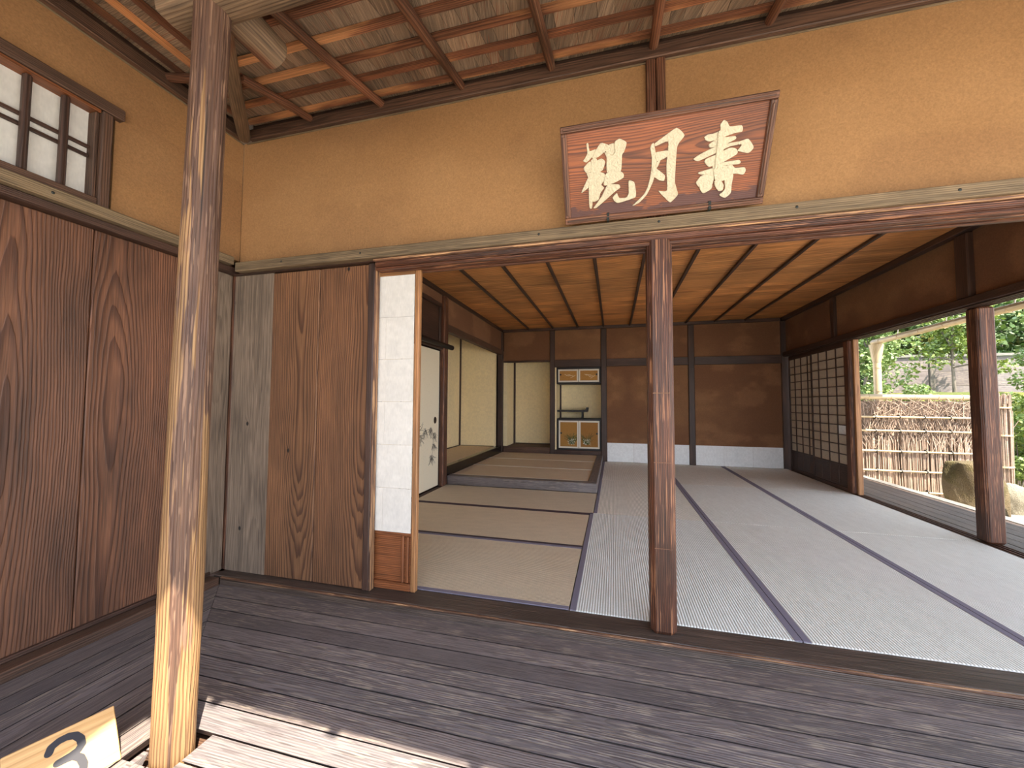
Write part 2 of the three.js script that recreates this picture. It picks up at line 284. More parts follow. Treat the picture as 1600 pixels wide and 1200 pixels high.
M.leaf = [leafMat(0x6f8a3c), leafMat(0x4f6f36), leafMat(0x84963c), leafMat(0x7c9a5c)];

// painted papers of the sliding doors: ink plants
function painting(w, h, ground, draw, seed) {
  const c = document.createElement('canvas'); c.width = w; c.height = h; const x = c.getContext('2d'), r = rng(seed);
  x.fillStyle = ground; x.fillRect(0, 0, w, h);
  for (let i = 0; i < 2600; i++) { x.fillStyle = `rgba(${r() < 0.5 ? '255,240,200' : '110,90,60'},0.05)`; x.fillRect(r() * w, r() * h, 1 + r() * 14, 1 + r() * 3); }
  draw(x, w, h, r);
  const t = new THREE.CanvasTexture(c); t.colorSpace = THREE.SRGBColorSpace; t.magFilter = THREE.LinearFilter;
  return new THREE.MeshPhysicalMaterial({ map: t, roughness: 0.85, vertexColors: true });
}
M.inkDoor = painting(512, 1024, '#e6dabf', (x, w, h, r) => {
  const spray = (px, py, n, len, dir) => { for (let i = 0; i < n; i++) { x.strokeStyle = `rgba(60,56,52,${0.25 + 0.5 * r()})`; x.lineWidth = 1 + 4 * r(); x.beginPath(); const a = dir + (r() - 0.5) * 2.2, l = len * (0.4 + r()); const sx = px + (r() - 0.5) * len, sy = py + (r() - 0.5) * len; x.moveTo(sx, sy); x.quadraticCurveTo(sx + Math.cos(a) * l * 0.5 + 6, sy + Math.sin(a) * l * 0.5, sx + Math.cos(a) * l, sy + Math.sin(a) * l); x.stroke(); } };
  const line = (pts) => { x.strokeStyle = 'rgba(60,56,52,0.6)'; x.lineWidth = 3; x.beginPath(); pts.forEach(([a, b], i) => (i ? x.lineTo(a, b) : x.moveTo(a, b))); x.stroke(); };
  const vine = [[60, 960], [80, 860], [100, 780], [160, 700], [230, 640], [300, 600], [380, 590], [440, 640], [430, 720], [410, 800]];
  line(vine); for (const [a, b] of vine) spray(a, b, 34, 44, 1.3);
  for (let i = 0; i < 9; i++) spray(60 + 30 * r(), 720 + i * 30, 12, 34, 1.5); spray(400, 800, 20, 40, 1.6); spray(200, 600, 24, 60, -0.6);
}, 7);
const flowers = (x, w, h, r, cx) => {
  for (let i = 0; i < 60; i++) { x.strokeStyle = `rgba(${50 + 30 * r()},${66 + 30 * r()},44,0.85)`; x.lineWidth = 2 + 3 * r(); x.beginPath(); const sx = cx + (r() - 0.5) * w * 0.3, a = -1.57 + (r() - 0.5) * 1.6, l = h * (0.15 + 0.35 * r()); x.moveTo(sx, h * 0.9); x.quadraticCurveTo(sx + Math.cos(a) * l * 0.4, h * 0.9 - l * 0.7, sx + Math.cos(a) * l, h * 0.9 + Math.sin(a) * l); x.stroke(); }
  for (let i = 0; i < 70; i++) { x.fillStyle = `rgba(225,220,205,${0.4 + 0.5 * r()})`; x.beginPath(); x.arc(cx + (r() - 0.5) * w * 0.45, h * (0.68 + 0.24 * r()), 2 + 5 * r(), 0, 7); x.fill(); }
};
M.goldL = painting(256, 384, '#a87a3c', (x, w, h, r) => flowers(x, w, h, r, w * 0.68), 11);
M.goldR = painting(256, 384, '#9a6c34', (x, w, h, r) => flowers(x, w, h, r, w * 0.36), 13);
const wisps = (x, w, h, r, cx) => { for (let i = 0; i < 5; i++) { x.strokeStyle = 'rgba(240,230,205,0.85)'; x.lineWidth = 5; x.beginPath(); x.moveTo(cx + i * 22 - 40, h * (0.35 + 0.12 * i * r())); x.lineTo(cx + i * 30, h * (0.45 + 0.1 * r())); x.stroke(); } };
M.goldUL = painting(256, 128, '#b5813f', (x, w, h, r) => wisps(x, w, h, r, w * 0.45), 17);
M.goldUR = painting(256, 128, '#b5813f', (x, w, h, r) => wisps(x, w, h, r, w * 0.4), 19);
// box whose +face carries a 0..1 uv (for the painted papers): flat panel facing +z or +x
function panel(axis, a0, a1, y0, y1, d0, d1) {            // d1 is the shown face
  const g = axis === 'z' ? box(a0, a1, y0, y1, d0, d1, { c: 0 }) : box(d0, d1, y0, y1, a0, a1, { c: 0 }), p = g.attributes.position, u = g.attributes.uv;
  for (let i = 0; i < p.count; i++) { const s = axis === 'z' ? (p.getX(i) - a0) / (a1 - a0) : (a0 - p.getZ(i)) / (a0 - a1); u.setXY(i, s, (p.getY(i) - y0) / (y1 - y0)); }
  return g;
}

// ---------------------------------------------------------------- ground and decks
const GY = -0.45, DY = -0.04;
{
  const g = struct('ground', 'pale gravel ground of the open court around the house', [0, GY, 0]);
  part(g, 'gravel_bed', box(-16, 24, GY - 0.2, GY, -24, 20, { c: 0, g: 'x' }), M.gravel);
}
// front veranda: boards along the front wall and along the left wall, meeting in a mitre that runs from the inner corner to the round post
const SX = -2.18, SZ = -1.785;                            // inner corner of the ledges
const off = [0.0]; for (let i = 0; i < 12; i++) off.push(0.114 + i * 0.0962);
{
  const f = struct('floor', 'weathered grey veranda floor of narrow boards around the inner corner', [-1.2, DY, -1.2]);
  const gap = 0.003, PX = -1.28, PZ = -0.925, HOLE = 0.06;
  const mitred = (a, b, far, alongX, cut) => {            // one board between offsets a and b; cut = start offset in place of the mitre
    const A = a + gap, B = b - gap, sA = cut ?? A, sB = cut ?? B, c = 0.002, y0 = DY - 0.035 - rr(0, 0.001), y1 = DY - rr(0, 0.0015);
    const P = (along, o) => (alongX ? [SX + along, SZ + o] : [SX + o, SZ + along]);
    const g = prismXZ([P(sA + 0.0014, A), P(far, A), P(far, B), P(sB + 0.0014, B)], () => y1, y1 - y0);
    const p = g.attributes.position, u = g.attributes.uv, uo = rr(0, 5), vo = rr(0, 3);
    for (let i = 0; i < p.count; i++) u.setXY(i, (alongX ? p.getX(i) : p.getZ(i)) + uo, (alongX ? p.getZ(i) : p.getX(i)) + p.getY(i) + vo);
    const m = (A + B) / 2 + (alongX ? SZ : SX);             // the long edges are cut back underneath, so the joint is tight on top and open below
    for (let i = 0; i < p.count; i++) if (p.getY(i) < y1 - 0.01) { const o = alongX ? p.getZ(i) : p.getX(i), q = o + Math.sign(m - o) * 0.022; alongX ? p.setZ(i, q) : p.setX(i, q); }
    g.computeVertexNormals(); vary(g, 0.14);
    return g;
  };
  for (let i = 0; i < 12; i++) {
    const a = off[i], b = off[i + 1];
    const nearZ = SZ + b > PZ - HOLE && SZ + a < PZ + HOLE, nearX = SX + b > PX - HOLE && SX + a < PX + HOLE;
    part(f, 'plank', mitred(a, b, 5.9, true, nearZ ? PX + HOLE - SX : undefined), M.deck);
    part(f, 'plank', mitred(a, b, 3.6, false, nearX ? PZ + HOLE - SZ : undefined), M.deck);
    if (nearZ) part(f, 'plank', mitred(a, b, PX - HOLE - SX, true, Math.min(b, PX - HOLE - SX - 0.02)), M.deck);
  }
  part(f, 'added_gap_backing', prismXZ([[SX, SZ], [3.7, SZ], [3.7, SZ + 1.12], [SX + 1.12, SZ + 1.12], [SX + 1.12, 1.8], [SX, 1.8]], () => DY - 0.05, 0.006), M.beam);  // added sheet below the boards, keeps light from showing through the gaps
  // joists under the boards
  part(f, 'joist', box(SX + 0.4, 3.6, DY - 0.15, DY - 0.057, -1.3, -1.22), M.beam);
  part(f, 'joist', box(-1.78, -1.7, DY - 0.15, DY - 0.057, -1.215, 1.7), M.beam);
}
// side veranda along the open right side of the room
{
  const f = struct('floor', 'silvery veranda boards outside the open side of the room', [3.1, -0.06, -4.6]);
  const xs = [2.69, 2.80, 2.92, 3.04, 3.16, 3.28, 3.39, 3.49];
  for (let i = 0; i < xs.length - 1; i++) part(f, 'plank', vary(box(xs[i] + 0.002, xs[i + 1] - 0.002, -0.1, -0.06 - rr(0, 0.002), -7.0, -1.79, { c: 0.002 }), 0.15), M.sill);
  part(f, 'edge_board', vary(box(3.492, 3.6, -0.14, -0.055, -7.05, -1.79), 0.02), M.silver, 'pale grey edge board');  // edge board in a paler grey wood than the planks
  for (const z of [-6.8, -5.2, -3.7, -2.0]) { part(f, 'support_post', box(3.44, 3.53, GY, -0.142, z - 0.045, z + 0.045), M.silver); }
}
// floor slab under the straw mats
{
  const f = struct('floor', 'wooden subfloor under the straw mats', [0.3, -0.1, -4.4]);
  part(f, 'slab', box(-3.0, 2.69, GY, -0.062, -7.7, -1.95, { c: 0 }), M.beam);
  part(f, 'foundation_wall', box(-5.2, -2.27, GY, -0.062, -7.7, 2.4, { c: 0 }), M.beam);
}

// ---------------------------------------------------------------- front wall
const nail = (x, y, z, ax) => { const g = new THREE.SphereGeometry(0.006, 10, 6); g.scale(ax === 'x' ? 0.5 : 1, 1, ax === 'z' ? 0.5 : 1); g.translate(x, y, z); return g; };
{
  const w = struct('wall_front', 'ochre clay wall above the opening with plank wall beside it', [0, 0, -1.9], true);
  part(w, 'plaster_panel', box(-2.225, 0.157, 1.825, 2.605, -1.94, -1.872, { c: 0, g: 'x' }), M.plaster, 'ochre clay plaster panel');
  part(w, 'plaster_panel', box(0.243, 2.57, 1.825, 2.605, -1.94, -1.872, { c: 0, g: 'x' }), M.plaster, 'ochre clay plaster panel');
  for (const [a, b] of [[0.157, 0.1985], [0.2015, 0.243]]) part(w, 'short_post', box(a, b, 1.825, 2.605, -1.94, -1.848, { c: 0.006 }), M.rafter, 'dark grooved short post');
  part(w, 'board', vary(box(-2.245, -1.957, 0.0, 1.768, -1.89, -1.866, { c: 0.002 }), 0.02), M.boardGrey, 'weathered grey board');
  part(w, 'corner_post', box(-2.30, -2.247, 0, 1.80, -1.94, -1.868, { c: 0.004 }), M.rafter, 'reddish corner post');
  part(w, 'backing', box(-2.3, -1.26, 0, 1.76, -1.945, -1.938, { c: 0 }), M.dark);
  part(w, 'wall_post', box(2.57, 2.69, 0, 2.62, -1.945, -1.835, { c: 0.01 }), M.pillar);
  const d = struct('door', 'brown cedar board door leaf with figured grain beside the paper screen', [-1.6, 0, -1.87]);
  part(d, 'board', vary(box(-1.955, -1.629, 0.001, 1.762, -1.889, -1.864, { c: 0.004, vo: 0.12 }), 0.03), M.boardBrown);
  part(d, 'board', tint(box(-1.6255, -1.303, 0.001, 1.762, -1.889, -1.864, { c: 0.004, vo: 0.33 }), 0.9, [1.02, 0.98, 0.95]), M.boardBrown);
  part(d, 'stile', box(-1.302, -1.262, 0.001, 1.764, -1.892, -1.85, { c: 0.005 }), M.dark);
  part(d, 'worn_edge', box(-1.2615, -1.254, 0.001, 1.764, -1.892, -1.852, { c: 0.002 }), M.worn);
}
{
  const t = struct('trim_1', 'long grey brown tie beam under the ochre wall with nail heads', [0, 1.79, -1.85], true);
  part(t, 'beam', box(-2.178, 2.72, 1.772, 1.826, -1.95, -1.80, { c: 0.004 }), M.beamGrey);
  for (const x of [-1.84, -1.32, -0.34, 0.2, 0.73, 1.26]) part(t, 'nail_head', nail(x, 1.803, -1.80, 'z'), M.iron);
  const k = struct('trim_2', 'grooved lintel with worn orange edges over the opening', [0, 1.74, -1.88], true);
  part(k, 'worn_edge', box(-1.25, 2.57, 1.757, 1.771, -1.83, -1.812, { c: 0.004 }), M.worn, 'worn orange edge');
  part(k, 'beam', box(-1.25, 2.57, 1.732, 1.771, -1.95, -1.831, { c: 0.005 }), M.pillar);
  for (const [z0, z1] of [[-1.862, -1.84], [-1.90, -1.88], [-1.95, -1.925]]) part(k, 'track_ridge', box(-1.25, 2.57, 1.716, 1.7315, z0, z1, { c: 0.003 }), M.pillar);
  part(k, 'filler', box(-2.245, -1.2535, 1.765, 1.7715, -1.895, -1.84, { c: 0.001 }), M.dark);
  const s = struct('trim_3', 'dark worn sill board along the front of the room', [0, 0, -1.86], true);
  part(s, 'sill', box(-2.245, 2.66, DY - 0.06, -0.001, -1.944, -1.80, { c: 0.003 }), M.sill);
  part(s, 'worn_edge', box(-2.18, 2.66, -0.012, -0.002, -1.7995, SZ, { c: 0.004 }), M.worn, 'worn light edge');
  part(s, 'face', box(-2.18, 2.66, DY - 0.06, -0.0125, -1.7995, SZ + 0.001, { c: 0.003 }), M.sill);
  const p = struct('trim_4', 'dark wall plate along the top of the ochre front wall', [0, 2.64, -1.87], true);
  part(p, 'beam', box(-2.16, 2.75, 2.606, 2.672, -1.94, -1.845, { c: 0.004 }), M.beam);
  part(p, 'upper_board', box(-2.16, 2.75, 2.673, 2.74, -1.94, -1.87, { c: 0.003 }), M.dark);
  part(p, 'plaster_edge', box(-2.2, 2.57, 2.598, 2.6055, -1.875, -1.866, { c: 0.001 }), M.beamGrey);
}

// ---------------------------------------------------------------- left wall with the small window
{
  const X = -2.228, w = struct('wall_left', 'left wall of ochre clay over tall red brown boards', [-2.3, 0, -0.5], true);
  part(w, 'plaster_panel', box(X - 0.07, X, 2.352, 2.605, -1.872, 2.3, { c: 0, g: 'z' }), M.plaster);
  part(w, 'plaster_panel', box(X - 0.07, X, 1.86, 2.352, -1.872, -1.232, { c: 0, g: 'z' }), M.plaster);
  part(w, 'plaster_panel', box(X - 0.07, X, 1.86, 2.352, 0.62, 2.3, { c: 0, g: 'z' }), M.plaster);
  const seams = [-1.865, -1.575, -1.2, -0.895, -0.56, -0.2, 0.15, 0.5, 0.85, 1.2, 1.6, 2.0, 2.3];
  for (let i = 0; i < seams.length - 1; i++) part(w, 'board', tint(box(-2.285, -2.262, 0.0, 1.772, seams[i] + 0.002, seams[i + 1] - 0.002, { c: 0.004, g: 'y', vo: i === 1 ? 2.12 : i === 2 ? 1.2 : rr(0, 3) }), [1.0, 1.02, 0.95, 0.85][i] ?? rr(0.85, 1.05)), i === 0 ? M.boardGrey : i % 2 ? M.boardRed : M.boardRedB);
  part(w, 'backing', box(-2.40, -2.30, 0, 2.62, -1.87, 2.3, { c: 0 }), M.dark);
  const n = struct('trim_5', 'brown rail between the boards and the clay of the left wall', [-2.22, 1.82, -0.5], true);
  part(n, 'rail', tint(box(-2.30, -2.18, 1.81, 1.859, -1.80, 2.3, { c: 0.004 }), 1), M.beamGrey);
  part(n, 'lower_rail', box(-2.29, -2.215, 1.7725, 1.8095, -1.866, 2.3, { c: 0.004 }), M.dark);
  for (const z of [-1.5, -1.02, -0.5]) part(n, 'nail_head', nail(-2.18, 1.836, z, 'x'), M.iron);
  const l = struct('trim_6', 'dark ledge at the foot of the left board wall', [-2.24, 0, -0.5], true);
  part(l, 'ledge', box(-2.30, SX - 0.001, DY - 0.06, -0.001, SZ + 0.001, 2.3, { c: 0.004 }), M.beam);
  part(l, 'groove_strip', box(-2.261, -2.245, 0, 0.02, SZ + 0.001, 2.3, { c: 0.003 }), M.dark);
  const p = struct('trim_7', 'dark wall plate along the top of the left clay wall', [-2.2, 2.64, -0.5], true);
  part(p, 'beam', box(-2.30, -2.195, 2.606, 2.672, -1.845, 2.3, { c: 0.004 }), M.beam);
  part(p, 'upper_board', box(-2.30, -2.22, 2.673, 2.74, -1.845, 2.3, { c: 0.003 }), M.dark);
  part(p, 'plaster_edge', box(-2.232, -2.222, 2.598, 2.6055, -1.87, 2.3, { c: 0.001 }), M.beamGrey);

  const win = struct('window_1', 'small paper window with brown upright bars high in the left wall', [-2.25, 1.86, -0.3], true);
  part(win, 'head_rail', box(-2.30, -2.195, 2.298, 2.35, -1.252, 0.66, { c: 0.004 }), M.beam);
  part(win, 'head_lip', box(-2.30, -2.203, 2.284, 2.2975, -1.17, 0.6, { c: 0.003 }), M.koshi);
  part(win, 'sill_rail', box(-2.30, -2.20, 1.8605, 1.894, -1.17, 0.6, { c: 0.004 }), M.beam);
  part(win, 'jamb', box(-2.30, -2.198, 1.8605, 2.2975, -1.212, -1.171, { c: 0.005 }), M.beam);
  part(win, 'jamb', box(-2.30, -2.198, 1.8605, 2.2975, 0.58, 0.62, { c: 0.005 }), M.beam);
  part(win, 'stop', box(-2.29, -2.215, 1.895, 2.2835, -1.1695, -1.154, { c: 0.003 }), M.beam);
  for (let k = 0; k < 15; k++) { const z = -1.062 + k * 0.1115; part(win, 'bar', box(-2.24, -2.214, 1.8945, 2.2835, z - 0.012, z + 0.012, { c: 0.006 }), M.dark); }
  for (const y of [2.124, 2.083]) part(win, 'cross_bar', box(-2.256, -2.2415, y - 0.007, y + 0.007, -1.153, 0.57, { c: 0.002 }), M.dark);
  for (const [y0, y1] of [[1.895, 2.02], [2.02, 2.15], [2.15, 2.2835]]) part(win, 'paper_pane', box(-2.2605, -2.259, y0, y1, -1.16, 0.57, { c: 0, g: 'z' }), M.paper);
}

// ---------------------------------------------------------------- paper screen beside the board door
{
  const d = struct('door', 'white paper screen door with warm wood frame, half drawn behind the board door', [-1.3, 0, -1.92]);
  const x0 = -1.78, x1 = -1.012, z0 = -1.928, z1 = -1.9;
  part(d, 'stile', box(-1.043, x1, 0.001, 1.731, z0, z1 + 0.004, { c: 0.006 }), M.shoji);
  part(d, 'stile', box(x0, x0 + 0.03, 0.001, 1.731, z0, z1 + 0.004, { c: 0.004 }), M.shoji);
  part(d, 'top_rail', box(x0 + 0.0305, -1.0435, 1.70, 1.731, z0, z1 + 0.002, { c: 0.003 }), M.shoji);
  part(d, 'bottom_rail', box(x0 + 0.0305, -1.0435, 0.001, 0.042, z0, z1 + 0.002, { c: 0.004 }), M.koshi);
  part(d, 'panel_board', box(x0 + 0.0305, -1.0435, 0.0425, 0.30, z0 + 0.002, z0 + 0.012, { c: 0, g: 'x' }), M.koshi);
  part(d, 'mid_rail', box(x0 + 0.0305, -1.0435, 0.287, 0.304, z0 + 0.012, z1, { c: 0.002 }), M.koshi);
  for (const x of [-1.094, -1.066]) part(d, 'batten', box(x - 0.008, x + 0.008, 0.0425, 0.2865, z0 + 0.0125, z1 - 0.002, { c: 0.004 }), M.koshi);
  for (let k = 0; k < 6; k++) {                           // six rows of pasted sheets with visible joints
    const y0 = 0.3045 + k * 0.2325, y1 = y0 + 0.2325 - 0.0012, xs = k % 2 ? [x0 + 0.031, -1.36, -1.0436] : [x0 + 0.031, -1.215, -1.0436];
    for (let i = 0; i < 2; i++) part(d, 'paper_sheet', tint(box(xs[i], xs[i + 1] - 0.001, y0, y1, z1 - 0.0015, z1 + rr(0, 0.0004), { c: 0, g: 'x' }), rr(0.975, 1.0)), M.paper);
  }
}

// ---------------------------------------------------------------- posts
{
  const p = thing('square_pillar', 'dark red brown square pillar with worn light streaks standing on the sill', 'pillar', [0.204, 0, -1.89]);
  part(p, 'shaft', box(0.15, 0.258, 0, 1.765, -1.943, -1.832, { c: 0.02, g: 'y' }), M.pillar);
  for (const [y, c] of [[0.37, 0.02], [1.045, 0.02], [0.74, 0.02]]) part(p, 'nick', box(0.168, 0.24, y - 0.0015, y + 0.0015, -1.834, -1.8305, { c: 0.0008 }), M.worn, 'pale scratch across the shaft');
}
{
  const b = [-1.282, GY, -0.925], p = thing('log_post', 'round natural log post with tan bare wood and dark skin patches', 'post', b);
  const L = [[-1.282, GY + 0.06, -0.925], [-1.282, 0.0, -0.925], [-1.277, 0.5, -0.925], [-1.272, 1.0, -0.925], [-1.262, 1.5, -0.925], [-1.254, 2.0, -0.925], [-1.25, 2.4, -0.925]];
  const g = log(L, [0.052, 0.053, 0.054, 0.052, 0.05, 0.049, 0.05], { seg: 32, steps: 90, rough: 0.07, seed: 1 });
  const pos = g.attributes.position, u = g.attributes.uv;
  for (let i = 0; i < pos.count; i++) u.setX(i, clamp(pos.getY(i) / 1, -0.3, 2.6));
  part(p, 'shaft', g, M.post);
  const st = thing('foundation_stone', 'flat stone under the round log post', 'stone', [-1.282, GY, -0.925]);
  const sg = new THREE.CylinderGeometry(0.15, 0.2, 0.06, 14); sg.translate(-1.282, GY + 0.03, -0.925); part(st, 'block', sg, M.stone);
}

// ---------------------------------------------------------------- eaves: shingles, battens, rafters, edge beams
const EX = -0.41, EZ = -0.06, REX = 4.6, GX = 4.42;                 // outer edges: left eave (x), front eave (z), right eave (x)
const fy = (z) => 2.66 - 0.25 * (z + 1.85), ly = (x) => 2.66 - 0.25 * (x + 2.2), ry = (x) => 2.72 - 0.17 * (x - 2.6);
{
  const r = struct('roof', 'low eaves of shingles on reddish battens and round rafters over the veranda', [-1, 2.4, -1]);
  // rafters
  for (let i = 0; i < 13; i++) { const x = -1.716 + i * 0.477, z1 = Math.min(EZ, x + 0.35 - 0.05); if (x < REX - 0.2 && z1 > -1.7) part(r, 'rafter', log([[x, fy(-1.93), -1.93], [x + rr(-0.01, 0.01), fy((z1 - 1.93) / 2), (z1 - 1.93) / 2], [x + rr(-0.01, 0.01), fy(z1), z1]], [0.021, 0.023, 0.021], { seg: 10, steps: 12, rough: 0.12, seed: i + 3 }), M.rafter); }
  for (let i = 0; i < 8; i++) { const z = -1.425 + i * 0.48, x1 = Math.min(EX, z - 0.35 - 0.05); part(r, 'rafter', log([[-2.29, ly(-2.29), z], [(x1 - 2.29) / 2, ly((x1 - 2.29) / 2), z + rr(-0.01, 0.01)], [x1, ly(x1), z]], [0.021, 0.023, 0.021], { seg: 10, steps: 12, rough: 0.12, seed: i + 33 }), M.rafter); }
  part(r, 'valley_rafter', log([[-2.19, 2.625, -1.84], [-1.3, 2.44, -0.95], [EX - 0.04, 2.19, EZ - 0.04]], [0.034, 0.036, 0.034], { seg: 14, steps: 20, rough: 0.12, seed: 77 }), M.logGrey);
  const slope = (pts, h, off, thick, alongX) => {
    const g = prismXZ(pts, (x, z) => h(x, z) + off + thick, thick), p = g.attributes.position, u = g.attributes.uv, uo = rr(0, 5), vo = rr(0, 2);
    for (let i = 0; i < p.count; i++) u.setXY(i, (alongX ? p.getX(i) : p.getZ(i)) + uo, (alongX ? p.getZ(i) : p.getX(i)) + p.getY(i) + vo);
    return g;
  };
  const FY = (x, z) => fy(z), LY = (x) => ly(x), RY = (x) => ry(x), bw = 0.018;
  const bz = []; for (let k = 0; k < 12; k++) bz.push(-1.80 + k * 0.1485);
  const bx = []; for (let k = 0; k < 12; k++) bx.push(-2.125 + k * 0.146);
  for (const z of bz) { const x0 = z - 0.35 + 0.02; let x = x0; while (x < REX - 0.1) { const xe = Math.min(REX - 0.1, x === x0 ? -0.285 + 0.477 * (2 + Math.floor(R() * 3)) : x + 1.43), j = rr(-0.006, 0.006); part(r, 'batten', vary(slope([[x + 0.001, z - bw + j], [xe, z - bw - j], [xe, z + bw - j], [x + 0.001, z + bw + j]], FY, 0.021, 0.02, true), 0.22), M.batten); x = xe; } }
  for (const x of bx) { const z0 = x + 0.35 + 0.02; if (z0 < 2) part(r, 'batten', vary(slope([[x - bw, z0], [x + bw, z0], [x + bw, 2.2], [x - bw, 2.2]], LY, 0.021, 0.02, false), 0.2), M.batten); }
  // shingles over the battens, each a thin split board with its joint open
  let count = 0;
  for (let k = -1; k < 6; k++) {
    const za = k < 0 ? -1.93 : bz[k] + 0.004, zb = k < 0 ? bz[0] - 0.004 : bz[k + 1] - 0.004; let x = Math.max(-2.15, zb - 0.35 + 0.01); const xe = [1.35, 1.25, 1.1, 0.85, 0.6, 0.3, 0.0][k + 1];
    while (x < xe) { const w = rr(0.055, 0.115); part(r, 'shingle', vary(slope([[x + 0.0008, za], [x + w - 0.0008, za], [x + w - 0.0008, zb], [x + 0.0008, zb]], FY, 0.0415 + rr(0, 0.003), 0.004, false), 0.16), M.shingle); x += w; count++; }
    part(r, 'shingle_course', slope([[x + 0.001, za], [REX - 0.1, za], [REX - 0.1, zb], [x + 0.001, zb]], FY, 0.042, 0.004, false), M.shingle).userData.kind = 'stuff';
  }
  for (let k = -1; k < 4; k++) {
    const xa = k < 0 ? -2.29 : bx[k] + 0.004, xb = k < 0 ? bx[0] - 0.004 : bx[k + 1] - 0.004; let z = Math.max(-1.80, xb + 0.35 + 0.01);
    while (z < -0.75) { const w = rr(0.07, 0.125); part(r, 'shingle', vary(slope([[xa, z + 0.0008], [xb, z + 0.0008], [xb, z + w - 0.0008], [xa, z + w - 0.0008]], LY, 0.0415 + rr(0, 0.003), 0.004, true), 0.14), M.shingle); z += w; count++; }
    part(r, 'shingle_course', slope([[xa, z + 0.001], [xb, z + 0.001], [xb, 2.2], [xa, 2.2]], LY, 0.042, 0.004, true), M.shingle).userData.kind = 'stuff';
  }
  part(r, 'roof_layer', slope([[-2.3, -1.95], [EX, EZ], [REX, EZ], [2.6, -1.95]], FY, 0.05, 0.05, false), M.shingle);
  part(r, 'roof_layer', slope([[-2.3, -1.95], [EX, EZ], [EX, 2.3], [-2.3, 2.3]], LY, 0.05, 0.05, true), M.shingle);
  part(r, 'roof_layer', slope([[2.6, -1.95], [REX, EZ], [REX, -8.6], [2.6, -8.6]], RY, 0.05, 0.05, true), M.shingle);
  for (let i = 0; i < 9; i++) { const z = -2.3 - i * 0.7; part(r, 'rafter', log([[2.62, ry(2.62), z], [REX - 0.02, ry(REX - 0.02), z]], [0.021, 0.021], { seg: 8, steps: 4, rough: 0.1, seed: i + 60 }), M.rafter); }
  part(r, 'roof_slab', box(-5.2, 2.75, 2.80, 2.92, -8.6, -1.86, { c: 0 }), M.shingle); part(r, 'roof_slab', box(-5.2, -2.24, 2.80, 2.92, -1.859, 2.4, { c: 0 }), M.shingle);
  // edge beams carried by the round post; the cross beam ends show past it
  part(r, 'edge_beam', log([[-1.42, 2.315, -0.925], [1.4, 2.315, -0.925], [4.3, 2.315, -0.925]], [0.066, 0.06, 0.06], { seg: 24, steps: 40, rough: 0.05, seed: 5, square: 0.55 }), M.logGrey);
  part(r, 'cross_beam', log([[-1.252, 2.335, -1.165], [-1.252, 2.335, 0.5], [-1.252, 2.335, 2.2]], [0.058, 0.06, 0.06], { seg: 20, steps: 40, rough: 0.07, seed: 8 }), M.logGrey);
}

// ---------------------------------------------------------------- the room: ceiling and walls
const ZB = -6.93, CY = 2.345;
{
  const c = struct('ceiling', 'board ceiling of warm cedar held by thin dark battens', [0.3, CY, -4.4]);
  let z = -1.955; while (z > ZB + 0.05) { const e = Math.max(ZB, z - 0.415); part(c, 'board', vary(box(-2.02, 2.6, CY + 0.002, CY + 0.014 + rr(0, 0.002), e + 0.001, z - 0.001, { c: 0.001, g: 'x' }), 0.13), M.ceil); z = e; }
  for (let i = 0; i < 9; i++) { const x = -1.48 + i * 0.44; part(c, 'batten', box(x - 0.015, x + 0.015, CY - 0.026, CY, ZB, -1.955, { c: 0.004 }), M.dark); }
  part(c, 'edge_rail', box(2.53, 2.6, CY - 0.05, CY, ZB, -1.955), M.dark); part(c, 'edge_rail', box(-2.03, -1.97, CY - 0.05, CY, ZB, -1.955), M.dark);
  part(c, 'edge_rail', box(-1.969, 2.529, CY - 0.05, CY, ZB - 0.02, ZB + 0.03), M.dark);
  part(c, 'upper_slab', box(-3.0, 2.7, CY + 0.02, CY + 0.12, -7.7, -1.955, { c: 0 }), M.dark);
}
